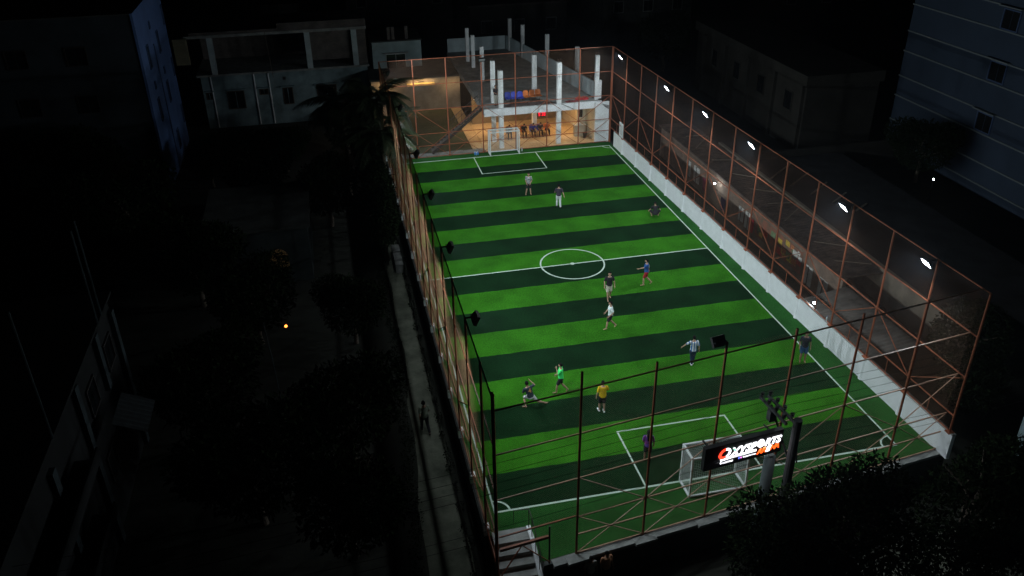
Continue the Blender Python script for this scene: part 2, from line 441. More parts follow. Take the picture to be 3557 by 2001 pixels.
MB().tube([(x1-.03,-21.2,1.15),(x1-.62,-21.15,1.15),(x1-.62,-21.15,.16)],.018,6).build("return_rail", DARKM, rl)

# ------------------------------------------------------------------ floodlights
LENS = mat("lamp_glass_lit", (0.9,0.95,1.0), .3, emit=(0.86,0.93,1.0), estr=30.0)
LENSOFF = mat("lamp_glass_dark", (0.25,0.26,0.27), .2)
def flood(loc, face, label, lit=True, tilt=52, arm=.75, power=1.0, near=False):
    """face: heading (degrees, direction of the beam in plan); tilt: below horizontal"""
    t = thing("floodlight", label, "floodlight", loc, 0, "floodlights on the fence posts")
    a = R(face); h = Vector((math.cos(a), math.sin(a), 0)); s = Vector((-h.y, h.x, 0))
    d = h*math.cos(R(tilt)) - Vector((0,0,1))*math.sin(R(tilt)); up = s.cross(d)*-1; hb0 = None
    if up.z < 0: up = -up
    c = h*arm + Vector((0,0,-.05))
    MB().bar((0,0,0), h*(arm-.12), .05).build("arm", BLACKM, t)
    br = MB().bar(h*(arm-.14)-s*.24, h*(arm-.14)+s*.24, .03)
    br.bar(h*(arm-.14)-s*.24, c-s*.24, .02).bar(h*(arm-.14)+s*.24, c+s*.24, .02); br.build("bracket", BLACKM, t)
    hb = MB().obox(c, s, up, d, .26, .195, .045)
    hs = hb.build("housing", BLACKM, t)
    for k in range(-4,5):
        pass
    fn = MB()
    for k in range(-5,6): fn.obox(c - d*.07 + s*(k*.038), s, up, d, .004, .13, .028)
    fn.build("cooling_fins", BLACKM, hs)
    rim = MB()
    for q in (-1,1): rim.obox(c+s*q*.25+d*.065, s, up, d, .012, .195, .022).obox(c+up*q*.183+d*.065, s, up, d, .238, .012, .022)
    rim.build("rim", BLACKM, hs)
    MB().obox(c+d*.05, s, up, d, .237, .17, .004).build("lens", LENS if lit else LENSOFF, t)
    if lit:
        ld = bpy.data.lights.new("flood_lamp", 'AREA'); ld.shape = 'RECTANGLE'; ld.size = .47; ld.size_y = .33
        ld.energy = FLOOD_W*power; ld.color = FLOOD_COL
        lo = bpy.data.objects.new("flood_lamp", ld); COL.objects.link(lo); lo.parent = t
        lo.location = c + d*.062
        lo.rotation_euler = d.to_track_quat('-Z', 'Y').to_euler()
names_r = ["farthest lit floodlight, high on the white wall fence by the hall", "second lit floodlight from the hall on the long fence over the white wall",
           "lit floodlight level with the crouching player on the long fence", "lit floodlight just beyond the halfway line on the long fence",
           "big lit floodlight high above the man standing by the white wall", "nearest and brightest lit floodlight at the street end of the long fence"]
for nm, y in zip(names_r, [17.7,8.78,2.8,-3.12,-12.1,-18.02]):
    flood((XR(y)-.02, y, 8.0), 180, nm, arm=.45, tilt=36, power=.85 if y < -15 else 1)
names_l = ["dark backed floodlight above the last plinth, nearest the corner pole by the stairs", "dark backed floodlight over the lane fence, second from the stairs corner",
           "dark backed floodlight over the lane fence just before the halfway line", "dark backed floodlight over the lane fence beside the dark tree crowns",
           "floodlight over the lane fence hidden among the palm fronds", "floodlight over the lane fence in its far corner by the hall"]
for nm, y in zip(names_l, [-18,-11.9,-5.85,.1,8.9,17.6]):
    flood((-9.5, y, 8.03), 0, nm, arm=.36, tilt=27, power=1.2 if y < -15 else 1.5)
flood((-1.15, YN(-1.15)+.03, 8.2), 100, "unlit square floodlight on the nearest fence above the goal", lit=False, tilt=35, arm=.18)
flood((-1.57, 20.86, 7.8), 270, "unlit floodlight on the far fence in front of the concrete columns", lit=False, tilt=40, arm=.3)

# ------------------------------------------------------------------ goals
def goal(label, loc, rz, width, h, depth_b, depth_t):
    g = thing("goal", label, "goal", loc, rz)
    w2 = width/2; r = .045
    def bar(n, a, b): MB().bar(a, b, .075).build(n, WHITEG, g)
    for s in (-1,1):
        bar("goal_post", (s*w2,0,0), (s*w2,0,h))
        bar("back_post", (s*w2,depth_b,0), (s*w2,depth_t,h))
        bar("top_bar", (s*w2,.045,h-.043), (s*w2,depth_t-.045,h-.043))
        bar("ground_bar", (s*w2,.045,.043), (s*w2,depth_b-.045,.043))
    bar("crossbar", (-w2+.045,0,h-.0425), (w2-.045,0,h-.0425))
    bar("back_bar", (-w2+.045,depth_t,h-.0425), (w2-.045,depth_t,h-.0425))
    bar("back_ground_bar", (-w2+.045,depth_b,.0425), (w2-.045,depth_b,.0425))
    m = MB(); r = .0034; c = .085
    def cord(a, b, sag=0): m.tube([a, b], r, 3, False)
    n = int(width/c)
    for i in range(n+1):
        x = -w2 + width*i/n; cord((x,depth_b,0),(x,depth_t,h)); cord((x,0,h),(x,depth_t,h))
    n = int(h/c)
    for i in range(n+1):
        z = h*i/n; yy = depth_b+(depth_t-depth_b)*z/h; cord((-w2,yy,z),(w2,yy,z))
        for s in (-1,1): cord((s*w2,0,z),(s*w2,yy,z))
    n = max(2,int(depth_t/c))
    for i in range(1,n):
        y = depth_t*i/n; cord((-w2,y,h),(w2,y,h))
        for s in (-1,1): cord((s*w2,y*depth_b/depth_t,0),(s*w2,y,h))
    tag(m.build("goal_net", WHITEN, g), kind="stuff")
    return g
goal("white goal at the hall end of the court", (.03, 19.98, .008), 0, 2.42, 1.98, .82, .72)
goal("white netted goal nearest the street, under the lit sign", (.12, -19.93, .008), math.pi, 2.45, 1.98, .98, .92)

# ------------------------------------------------------------------ hall building behind the far fence
hall = thing("unfinished_hall", "white unfinished hall with bare columns rising above its roof slab", "building")
FL = .03
tag(MB().box(-9.6,-1.35,21.35,36,-.4,-.03).build("yard", mat("yard_earth",(0.10,0.10,0.06),.95,noise=.4,nscale=.5,bump=.4,bscale=4,col2=(.05,.07,.03))), kind="structure")
pv = thing("paved_strip", "cracked concrete strip at the foot of the far fence", "paving")
for i in range(8):
    a = -9.4+i*1.05
    MB().box(a,a+1.02,20.98,21.9,-.2,.0+.01*(i%3)).build("paving_slab", CONC, pv)
MB().box(-1.33,8.3,21.02,30.5,-.3,FL).build("floor", TILE, hall)
MB().box(-2.3,-1.36,21.95,33.6,-.3,.02).build("path", TILE, hall)
# tile joints on the hall floor: real recessed look by thin dark strips is below a pixel -> left to material
slab = MB().add([(-1.33,21.38,2.9),(8.6,21.38,2.9),(4.9,41.5,2.9),(-1.33,41.5,2.9),(-1.33,21.38,3.42),(8.6,21.38,3.42),(4.9,41.5,3.42),(-1.33,41.5,3.42)],
         [(0,3,2,1),(4,5,6,7),(0,1,5,4),(1,2,6,5),(2,3,7,6),(3,0,4,7)]).build("roof_slab", CONC, hall)
MB().box(-1.36,8.62,21.30,21.377,2.88,3.50).build("fascia", WHITEP, hall)
COLW = mat("white_column_paint", (0.84,0.87,0.87), .8, noise=.12, nscale=2, bump=.15)
cols = [(.1,21.62,.18,0,6.5),(4.98,21.55,.18,0,6.85),(3.72,24.9,.18,0,6.75),(-.2,23.3,.17,0,6.9),(8.35,22.0,.16,0,7.1)]
for x,y,hw,zb,zt in cols:
    if zb < 2.8: MB().box(x-hw,x+hw,y-hw+.0,y+hw,FL,2.898).build("column", COLW, hall)
    MB().box(x-hw,x+hw,y-hw,y+hw,3.422,zt).build("upper_column", COLW, hall)
    rb = MB()
    for dx in (-1,1):
        for dy in (-1,1):
            rb.tube([(x+dx*hw*.6,y+dy*hw*.6,zt-.01),(x+dx*hw*.7,y+dy*hw*.6,zt+.25)],.012,4)
    tag(rb.build("rebar", DARKM, hall), kind="stuff")
for x,y,zt in [(.18,30.1,6.47),(.22,34.9,6.43),(.1,37.3,6.6),(8.2,27.3,6.6),(6.85,32.6,6.6),(5.6,37.3,6.6),(5.0,40.4,6.6)]:
    MB().box(x-.16,x+.16,y-.16,y+.16,3.422,zt).build("upper_column", COLW, hall)
# parapets
def quadwall(a, b, z0, z1, t=.12):
    return MB().bar((a[0],a[1],(z0+z1)/2),(b[0],b[1],(z0+z1)/2), t, z1-z0)
quadwall((8.45,22.35),(4.82,41.3),3.42,4.75).build("parapet", PALEC, hall)
quadwall((-1.25,41.4),(4.7,41.4),3.42,4.75).build("parapet", PALEC, hall)
MB().box(8.38,8.75,21.86,22.15,3.51,5.0).build("wall_stub", COLW, hall)
# white front wall right of the gate
MB().box(8.02,9.18,20.98,21.2,0,3.44).build("front_wall", WHITEP, hall)
MB().box(9.02,9.22,20.9,20.98,0,2.0).build("pilaster", WHITEP, hall)
# interior
quadwall((8.2,21.5),(7.2,28.1),FL,2.89).build("side_wall", CREAM, hall)
MB().box(-1.2,7.0,28.3,28.45,FL,2.89).build("back_wall", mat("brown_inner_wall",(0.20,0.15,0.09),.9,noise=.2,nscale=1), hall)
MB().box(7.12,8.02,23.3,23.42,FL,2.895).build("partition", mat("bright_cream_wall",(0.72,0.66,0.5),.8), hall)
wf = MB().box(7.2,7.62,23.26,23.3,1.5,2.35).build("window", WHITEG, hall); MB().box(7.24,7.58,23.24,23.26,1.55,2.3).build("pane", GLASSD, wf)
dk = thing("reception_desk", "beige reception desk in the lit corner of the hall", "desk")
DESK = mat("desk_laminate", (0.42,0.36,0.27), .6)
MB().box(6.75,7.75,22.75,23.15,FL,1.0).build("desk_body", DESK, dk); MB().box(6.7,7.8,22.7,23.2,1.002,1.05).build("desk_top", WHITEG, dk)
MB().box(7.0,7.3,22.8,23.0,1.055,1.2).build("desk_tray", WHITEG, dk)
wb = thing("waste_bin", "dark bin standing by the reception desk", "bin", (7.55,22.3,FL))
MB().tube([(0,0,0),(0,0,.4)],[.14,.18],12).build("bin_body", DARKM, wb); MB().tube([(0,0,.4),(0,0,.43)],.19,12).build("bin_rim", DARKM, wb)
# warm lamps under the slab
def lamp_panel(x, y, z, wv, hv, power, col, nm, label, group=None):
    t = thing(nm, label, "light", (x,y,z), 0, group)
    MB().box(-wv/2,wv/2,-hv/2,hv/2,-.03,0).build("lamp_body", WHITEG, t)
    MB().box(-wv/2+.02,wv/2-.02,-hv/2+.02,hv/2-.02,-.04,-.031).build("diffuser", mat("warm_diffuser",(1,.9,.7),.5,emit=(1,.72,.38),estr=12), t)
    ld = bpy.data.lights.new("ceiling_lamp", 'AREA'); ld.shape='RECTANGLE'; ld.size = wv; ld.size_y = hv; ld.energy = power; ld.color = col
    lo = bpy.data.objects.new("ceiling_lamp", ld); COL.objects.link(lo); lo.parent = t; lo.location = (0,0,-.05)
WC = (1.0,.62,.28)
lamp_panel(1.9,25.2,2.89,1.0,.12,34,WC,"ceiling_light","warm ceiling light over the seated people in the hall")
lamp_panel(5.8,24.2,2.89,1.0,.12,66,WC,"ceiling_light","warm ceiling light by the reception desk in the hall")
lamp_panel(-.9,26.5,2.89,.9,.12,60,WC,"ceiling_light","warm ceiling light over the path beside the hall")
# clock
ck = thing("digital_clock", "red digital clock reading 9:38 hung under the hall slab", "clock", (3.62,21.9,2.55))
MB().box(-.36,.36,-.04,.04,-.2,.22).build("clock_body", BLACKM, ck)
REDL = mat("red_led", (.1,0,0), .5, emit=(1,.012,.03), estr=2.6)
SEG = {'9':'abcdfg','3':'abcdg','8':'abcdefg'}
def digit(ch, x, wd=.135, h=.27):
    m = MB(); t = .034; z0 = -h/2; y0, y1 = -.055, -.042
    def bx(a,b,c,d): m.box(a,b,y0,y1,c,d)
    S_ = {'a':(x,x+wd,h/2-t,h/2),'d':(x,x+wd,z0,z0+t),'g':(x+t,x+wd-t,-t/2,t/2),'b':(x+wd-t,x+wd,t/2,h/2-t),'c':(x+wd-t,x+wd,z0+t,-t/2),'f':(x,x+t,t/2,h/2-t),'e':(x,x+t,z0+t,-t/2)}
    for c in SEG[ch]: bx(*S_[c])
    m.build("digit", REDL, ck)
digit('9',-.30); digit('3',-.03); digit('8',.16)
MB().box(-.115,-.085,-.055,-.042,.05,.08).box(-.115,-.085,-.055,-.042,-.08,-.05).build("colon", REDL, ck)
# metal staircase
ms = thing("metal_staircase", "dark steel staircase climbing to the roof of the hall", "staircase")
A0 = Vector((-5.75,21.55,.05)); A1 = Vector((-1.45,21.85,3.40))
for dy in (0,.85):
    MB().bar(A0+Vector((0,dy,0)), A1+Vector((0,dy,0)), .06, .2).build("stringer", DARKM, ms)
for i in range(17):
    p = A0.lerp(A1, (i+.5)/17) + Vector((0,.425,.06))
    MB().box(p.x-.15,p.x+.15,p.y-.39,p.y+.39,p.z-.015,p.z+.015).build("tread", mat("worn_tread",(0.13,0.12,0.11),.8,noise=.5,nscale=6), ms)
rp = []
for i in range(8):
    p = A0.lerp(A1, .35+.65*i/7) + Vector((0,.85,.1)); rp.append(p+Vector((0,0,.95)))
    MB().tube([p, p+Vector((0,0,.95))],.018,6).build("baluster", DARKM, ms)
MB().tube(rp,.022,6).build("handrail", DARKM, ms)
MB().tube([p-Vector((0,0,.45)) for p in rp],.015,6).build("mid_rail", DARKM, ms)
# plastic chairs on the slab
BLUEP = mat("blue_plastic",(0.03,0.07,0.50),.4); ORP = mat("orange_plastic",(0.75,0.20,0.04),.4)
def chair(loc, rz, m, label, group):
    t = thing("plastic_chair", label, "chair", loc, rz, group)
    MB().box(-.23,.23,-.22,.22,.40,.44).build("seat", m, t)
    b = MB(); n = 6
    vs = []
    for i in range(n+1):
        a = i/n; w_ = .24 - .05*max(0,a-.6)/.4
        for s in (-1,0,1): vs.append((s*w_, -.20-.10*a-.04*(1-s*s), .44+.42*a))
    fs = [(i*3+j, i*3+j+1, i*3+j+4, i*3+j+3) for i in range(n) for j in range(2)]
    k = len(vs); vs += [(x, y-.03, z) for x,y,z in vs]; fs += [tuple(k+i for i in reversed(f)) for f in fs]
    for i in range(n):
        fs += [(i*3, i*3+3, k+i*3+3, k+i*3), (i*3+2, k+i*3+2, k+i*3+5, i*3+5)]
    fs += [(n*3,n*3+1,k+n*3+1,k+n*3),(n*3+1,n*3+2,k+n*3+2,k+n*3+1),(0,k,k+1,1),(1,k+1,k+2,2)]
    b.add(vs, fs); b.build("backrest", m, t)
    for sx in (-1,1):
        for sy in (-1,1):
            MB().tube([(sx*.2,sy*.18,.40),(sx*.23,sy*.21,0)],.018,6).build("leg", DARKM, t)
    return t
cb = ["leftmost of the three blue plastic chairs on the hall roof","middle blue plastic chair on the hall roof","blue plastic chair next to the orange ones on the hall roof",
      "orange plastic chair next to the blue ones on the hall roof","middle orange plastic chair on the hall roof","rightmost orange plastic chair on the hall roof"]
base = chair((.95,22.75,3.422), math.pi, BLUEP, cb[0], "plastic chairs on the hall roof")
for i in range(1,3): dup(base, (.95+i*.53, 22.75-.03*i, 3.422), math.pi+.02*i, cb[i])
baseo = chair((2.55,22.85,3.422), math.pi+.1, ORP, cb[3], "plastic chairs on the hall roof")
for i in range(1,3): dup(baseo, (2.55+i*.53, 22.85+.05*i, 3.422), math.pi+.06*i, cb[3+i])
# crumpled cloths and junk on the slab
def cloth(name, label, cat, loc, sx, sy, hh, m, seed):
    r = random.Random(seed); n = 12; vs = []; fs = []
    for i in range(n+1):
        for j in range(n+1):
            u, v = i/n-.5, j/n-.5; e = max(0, 1-(2*max(abs(u),abs(v)))**4)
            vs.append((u*sx*(1+.15*r.uniform(-1,1)), v*sy*(1+.15*r.uniform(-1,1)), (.02+hh*r.random())*e))
    for i in range(n):
        for j in range(n):
            a = i*(n+1)+j; fs.append((a, a+n+1, a+n+2, a+1))
    return tag(MB().add(vs, fs).build(name, m, None, loc), label, cat)
fab0 = mat("dull_red_sheet",(0.16,0.03,0.035),.85,noise=.5,nscale=5)
REDC = mat("red_cloth",(0.42,0.03,0.04),.85,noise=.4,nscale=4)
cloth("cloth","crumpled red cloth lying beside the right roof column","cloth",(7.2,22.3,3.43),1.1,.6,.25,REDC,1)
cloth("cloth","flat patterned red sheet on the roof edge between the columns","cloth",(6.2,21.8,3.43),1.1,.4,.12,fab0,2)
cloth("tarpaulin","dark bundled tarpaulin along the roof edge under the coloured chairs","tarpaulin",(2.4,21.95,3.43),3.6,.5,.22,mat("dark_sheet",(.05,.035,.035),.8,noise=.4,nscale=5),3)
# pipes on the right corner of slab
pb = thing("pipe_bundle","dark pipes and cable sticking out over the white front wall","pipes")
for k in range(3):
    MB().tube([(8.3+.1*k,21.6,3.5+.03*k),(8.5+.12*k,21.0,3.3-.1*k),(9.15,20.95,3.1-.12*k)],.025,6).build("pipe", DARKM, pb)
cbm = thing("cable","black cable sagging along the roof slab edge","cable")
MB().tube([(3.9,22.2,3.5),(4.6,21.6,3.5),(5.2,21.27,3.45),(6.2,21.25,2.95)],.02,5).build("cable_run", DARKM, cbm)

# ------------------------------------------------------------------ warm shed and small house
shd = thing("shed", "long low shed whose front wall glows warm from a lamp", "building")
SHW = mat("stained_plaster",(0.30,0.27,0.22),.9,noise=.35,nscale=.8,bump=.2)
MB().box(-9.6,-1.3,34.0,34.2,-.05,2.98).build("wall", SHW, shd)
MB().box(-1.3-.15,-1.3,34.2,40,-.05,2.98).build("side_wall", SHW, shd)
MB().box(-9.7,-1.25,33.85,40,2.98,3.12).build("roof", CONCD, shd)
MB().box(-6.3,-3.7,33.7,33.995,2.35,2.55).build("canopy", mat("yellow_canopy",(0.65,0.52,0.2),.8), shd)
sl = thing("wall_lamp","warm lamp hidden above the shed canopy","light",(-5.0,33.6,2.75))
MB().box(-.25,.25,-.02,.06,-.04,.04).build("lamp_body", DARKM, sl); MB().box(-.2,.2,-.02,.04,-.05,-.041).build("diffuser", MATS["white_gloss_paint"], sl)
for (lx, ly, lz, pw) in ((-5.0,33.62,2.9,26),(-8.4,33.3,2.9,16),(-2.0,33.2,2.9,18)):  # first is the canopy lamp, other two are fill added for the wall glow
    ld = bpy.data.lights.new("shed_lamp_and_fill",'AREA'); ld.shape='RECTANGLE'; ld.size=2.2; ld.size_y=.15; ld.energy=pw; ld.color=WC
    lo = bpy.data.objects.new("shed_lamp_and_fill",ld); COL.objects.link(lo); lo.parent = sl; lo.location = (lx+5.0,ly-33.6,lz-2.75); lo.rotation_euler=(R(12),0,0)
house = thing("small_house", "small teal house with a barred window behind the glowing shed", "building")
MB().box(-9.0,-4.3,38,43,-1,5.6).build("wall", TEALW, house)
MB().box(-9.1,-4.2,37.9,43,5.6,5.72).build("roof", CONCD, house)
wn = MB().box(-7.75,-5.85,37.93,37.99,2.8,4.45).build("window", mat("window_frame_pale",(.5,.55,.55),.6), house)
for (a,b) in ((-7.7,-6.82),(-6.78,-5.9)):
    MB().box(a,b,37.9,37.93,2.85,4.4).build("pane", GLASSD, wn)
MB().box(-8.0,-5.6,37.7,37.99,4.5,4.58).build("window_hood", CONC, house)
MB().box(-4.6,-4.0,37.0,37.99,-1,3.0).build("buttress", TEALW, house)
for x in (-7.3,-6.9,-5.6):
    MB().box(x-.15,x+.15,38.3,38.6,5.72,6.9).build("column_stub", BRICK, house)

# ------------------------------------------------------------------ notice board, bag, bottles
nb = thing("notice_board","white notice board on the fence near the far corner","sign",(XR(18.05)-.02,18.05,1.35))
MB().box(-.02,.02,-.45,.45,0,1.15).build("board", WHITEG, nb)
tm = MB()
for i in range(6): tm.box(-.024,-.021,-.32,.2+.1*(i%3),.25+.13*i,.29+.13*i)
MB().box(-.024,-.021,.2,.36,.8,.95).build("red_mark", REDC, nb)
tag(tm.build("printed_lines", mat("print_grey",(.35,.37,.38),.8), nb), kind="stuff")
bt = thing("water_bottle","clear water bottle on the turf beside the far goal","bottle",(1.57,20.45,.005))
PL = mat("clear_plastic",(.55,.62,.65),.2)
MB().tube([(0,0,0),(0,0,.2),(0,0,.25),(0,0,.27)],[.045,.045,.02,.02],10).build("bottle_body", PL, bt); MB().tube([(0,0,.271),(0,0,.3)],.022,8).build("cap", mat("blue_cap",(.05,.2,.6),.4), bt)
b2 = dup(bt,(XR(-11.7)+.05,-11.7,1.3),0,"plastic bottle standing on top of the white wall")
bgm = thing("bottle_pack","blue and white pack of drinks on the turf left of the far goal","drinks pack",(-2.25,20.5,.005))
for i in range(3):
    for j in range(2):
        MB().tube([(i*.12-.12,j*.12,0),(i*.12-.12,j*.12,.2),(i*.12-.12,j*.12,.26)],[.052,.052,.02],8).build("bottle", PL if (i+j)%2 else MATS["blue_cap"], bgm)
MB().box(-.18,.18,-.055,.175,.05,.14).build("wrapper", mat("blue_film",(.05,.22,.5),.3), bgm)

# ------------------------------------------------------------------ people
def blend_remesh(mb, vox, smooth=2):
    me = bpy.data.meshes.new("tmp"); me.from_pydata(mb.v, [], mb.f); me.update()
    o = bpy.data.objects.new("tmp", me); COL.objects.link(o)
    md = o.modifiers.new("r","REMESH"); md.mode='VOXEL'; md.voxel_size = vox
    ms_ = o.modifiers.new("s","SMOOTH"); ms_.factor=.5; ms_.iterations = smooth
    dg = bpy.context.evaluated_depsgraph_get(); out = bpy.data.meshes.new_from_object(o.evaluated_get(dg))
    COL.objects.unlink(o); bpy.data.objects.remove(o); bpy.data.meshes.remove(me)
    return out
def limb(mb, pts, rs, n=12):
    mb.tube(pts, rs, n)
    for p, r in ((pts[0], rs[0]), (pts[-1], rs[-1])): mb.ball(p, r*.98, 10, 6)
    for p, r in list(zip(pts, rs))[1:-1]: mb.ball(p, r*.99, 10, 6)
def ell(mb, secs, n=16):
    """secs: (center, rx, ry, fwd2D-rot) stacked elliptical sections"""
    o = len(mb.v)
    for c, rx, ry, ax, ay in secs:
        for j in range(n):
            t = 2*math.pi*j/n
            p = Vector(c) + ax*rx*math.cos(t) + ay*ry*math.sin(t); mb.v.append(tuple(p))
    k = len(secs)
    for i in range(k-1):
        for j in range(n):
            j2=(j+1)%n; mb.f.append((o+i*n+j, o+i*n+j2, o+(i+1)*n+j2, o+(i+1)*n+j))
    mb.f.append(tuple(o+n-1-j for j in range(n))); mb.f.append(tuple(o+(k-1)*n+j for j in range(n)))
SKIN = mat("brown_skin",(0.30,0.17,0.11),.55,noise=.06,nscale=6)
HAIRM = mat("black_hair",(0.008,0.0075,0.0075),.85,spec=.1)
EYEM = mat("dark_eye",(0.01,0.01,0.01),.2)
def person(label, loc, heading, pose, shirt, shorts, H=1.72, long_trousers=False, shoe=None, hair_long=False, extra=None, long_sleeve=False, skin=None, group=None):
    """heading: degrees, the way the person faces. local frame: x = person's left->right axis (right positive), y = forward"""
    t = thing("person", label, "person", loc, R(heading-90), group)
    k = H/1.72
    P = dict(hip=(0,0,.90), chest=(0,.02,1.26), neck=(0,.01,1.44), head=(0,.03,1.60),
             lsh=(-.17,0,1.39), rsh=(.17,0,1.39), lel=(-.24,-.02,1.12), rel=(.24,-.02,1.12), lwr=(-.25,.08,.88), rwr=(.25,.08,.88),
             lhp=(-.09,0,.88), rhp=(.09,0,.88), lkn=(-.10,.03,.48), rkn=(.10,.03,.48), lan=(-.11,0,.08), ran=(.11,0,.08), lt=None, rt=None)
    P.update(pose)
    V = {a:(Vector(b)*k if b is not None else None) for a,b in P.items()}
    up = (V['neck']-V['hip']).normalized(); ax = (V['rsh']-V['lsh']).normalized(); ay = up.cross(ax).normalized()
    def torso(mb, g, lo=0.0, hi=1.0, flare=0):
        h, c, n_ = V['hip'], V['chest'], V['neck']
        secs = []
        for f, rx, ry in ((-.10,.135,.10),(0,.155,.112),(.2,.145,.102),(.42,.14,.10),(.66,.165,.112),(.84,.175,.10),(.95,.12,.075),(1.0,.06,.055)):
            if f < lo-.001 or f > hi+.001: continue
            p = h.lerp(c, f/.66) if f < .66 else c.lerp(n_, (f-.66)/.34)
            secs.append((p, (rx+g)*k, (ry+g)*k, ax, ay))
        ell(mb, secs)
    hd = V['head']; nk = V['neck']; hup = (hd-nk).normalized(); hf = Vector((hup.cross(ax))).normalized()
    if hf.y < 0 and abs(hf.y) > .2: hf = -hf
    hx = hf.cross(hup).normalized()
    b = MB(); torso(b, 0)
    limb(b, [nk-hup*.04*k, hd-hup*.06*k], [.052*k,.05*k])
    # head: skull, jaw, nose, ears
    o = len(b.v); b.ball((0,0,0), .1*k, 14, 10, (.80,.98,1.14))
    for i in range(o, len(b.v)):
        v = Vector(b.v[i]); z = v.z/(.114*k)
        if z < 0: v.x *= 1+.28*z; 
        if z < 0 and v.y > 0: v.y *= 1+.06*z
        b.v[i] = tuple(hd + hx*v.x + hf*v.y + hup*v.z)
    b.ball(hd+hf*.098*k-hup*.012*k, .016*k, 8, 5); b.ball(hd+hf*.088*k-hup*.055*k, .02*k, 8, 5, (1.3,.6,.5))
    for s in (-1,1): b.ball(hd+hx*s*.082*k-hup*.01*k, .02*k, 8, 5, (.5,1,1.3))
    for s in ('l','r'):
        limb(b, [V[s+'sh'], V[s+'sh'].lerp(V[s+'el'],.5), V[s+'el'], V[s+'el'].lerp(V[s+'wr'],.35), V[s+'wr']], [.056*k,.047*k,.038*k,.040*k,.025*k])
        limb(b, [V[s+'hp'], V[s+'hp'].lerp(V[s+'kn'],.5), V[s+'kn'], V[s+'kn'].lerp(V[s+'an'],.35), V[s+'an']], [.088*k,.075*k,.054*k,.056*k,.036*k])
        toe = V[s+'t'] if V.get(s+'t') is not None else V[s+'an'] + Vector((.02*(1 if s=='r' else -1), .17, -.045))*k
        heel = V[s+'an'] + (V[s+'an']-toe).normalized()*.04*k + Vector((0,0,-.03))*k
        limb(b, [heel, V[s+'an'].lerp(toe,.45)-Vector((0,0,.012)), toe], [.032*k,.034*k,.022*k])
        # palm
        d = (V[s+'wr']-V[s+'el']).normalized(); pc = V[s+'wr']+d*.05*k
        sd = Vector((0,1,0)); sd = (sd - d*sd.dot(d)); sd = sd.normalized() if sd.length > .1 else Vector((1,0,0))
        limb(b, [V[s+'wr'], pc, pc+d*.03*k], [.026*k,.034*k,.032*k])
    body = blend_remesh(b, .017*k)
    fg = MB()
    for s in ('l','r'):
        d = (V[s+'wr']-V[s+'el']).normalized(); sd = Vector((0,1,0)); sd = (sd-d*sd.dot(d)); sd = sd.normalized() if sd.length>.1 else Vector((1,0,0))
        inw = d.cross(sd)*(1 if s=='l' else -1); base_ = V[s+'wr']+d*.085*k
        for q,(off,Lf) in enumerate(((-.024,.062),(-.008,.075),(.008,.08),(.024,.07))):
            a = base_+sd*off*k; m1 = a+d*Lf*.5*k+inw*.006*k; fg.tube([a-d*.02*k, m1, m1+d*Lf*.42*k+inw*.022*k],[.0085*k,.008*k,.006*k],6)
        a = V[s+'wr']+d*.035*k+sd*.025*k; fg.tube([a, a+sd*.03*k+d*.03*k, a+sd*.036*k+d*.058*k+inw*.01*k],[.011*k,.0095*k,.007*k],6)
        toe = V[s+'t'] if V.get(s+'t') is not None else V[s+'an'] + Vector((.02*(1 if s=='r' else -1), .17, -.045))*k
    bm = bmesh.new(); bm.from_mesh(body)
    tmp = bpy.data.meshes.new("tf"); tmp.from_pydata(fg.v, [], fg.f); bm.from_mesh(tmp); bm.to_mesh(body); bm.free(); bpy.data.meshes.remove(tmp)
    body.materials.clear(); body.materials.append(skin or SKIN)
    body.shade_smooth()
    bo = link("body", body, t)
    ey = MB()
    for s in (-1,1): ey.ball(hd+hf*.088*k+hx*s*.03*k+hup*.012*k, .011*k, 6, 4)
    ey.build("eyes", EYEM, bo)
    # hair
    hm = MB(); o = len(hm.v); hm.ball((0,0,0), .112*k, 14, 10, (.82,.98,1.08))
    for i in range(o, len(hm.v)):
        v = Vector(hm.v[i]); 
        if v.y > .01*k: v.z = max(v.z, .045*k) if v.z > -.2 else v.z; v.y = min(v.y, .098*k) if v.z > .05*k else .02*k
        if v.z < -.05*k: v.z = -.05*k
        jit = 1+.04*math.sin(i*12.9898)
        hm.v[i] = tuple(hd + hx*v.x*jit + hf*(v.y*jit-.008*k) + hup*(v.z*jit+.012*k))
    hm.build("hair", HAIRM, t, smooth=True)
    if hair_long:
        hb_ = MB(); limb(hb_, [hd-hf*.06*k+hup*.03*k, hd-hf*.09*k-hup*.12*k, V['chest']-hf*.15*k], [.085*k,.08*k,.05*k]); hb_.build("long_hair", HAIRM, t, smooth=True)
    # shirt
    sb = MB(); torso(sb, .022, -.10, .95)
    for s in ('l','r'):
        e = V[s+'wr'] if long_sleeve else V[s+'sh'].lerp(V[s+'el'],.72)
        if long_sleeve: limb(sb, [V[s+'sh'], V[s+'el'], V[s+'el'].lerp(V[s+'wr'],.9)], [.068*k,.052*k,.04*k])
        else: limb(sb, [V[s+'sh'], e], [.07*k,.064*k])
    sm = blend_remesh(sb, .02*k); sm.materials.clear(); sm.materials.append(shirt); sm.shade_smooth()
    so = link("shirt", sm, t)
    # shorts / trousers
    tb = MB()
    hipc = V['hip']
    ell(tb, [(hipc-up*.13*k, .15*k,.115*k,ax,ay),(hipc-up*.05*k,.172*k,.128*k,ax,ay),(hipc+up*.05*k,.166*k,.122*k,ax,ay)])
    for s in ('l','r'):
        if long_trousers:
            limb(tb, [V[s+'hp'], V[s+'kn'], V[s+'an'].lerp(V[s+'kn'],.08)], [.105*k,.078*k,.062*k])
        else: limb(tb, [V[s+'hp'], V[s+'hp'].lerp(V[s+'kn'],.78)], [.108*k,.092*k])
    tm_ = blend_remesh(tb, .02*k); tm_.materials.clear(); tm_.materials.append(shorts); tm_.shade_smooth()
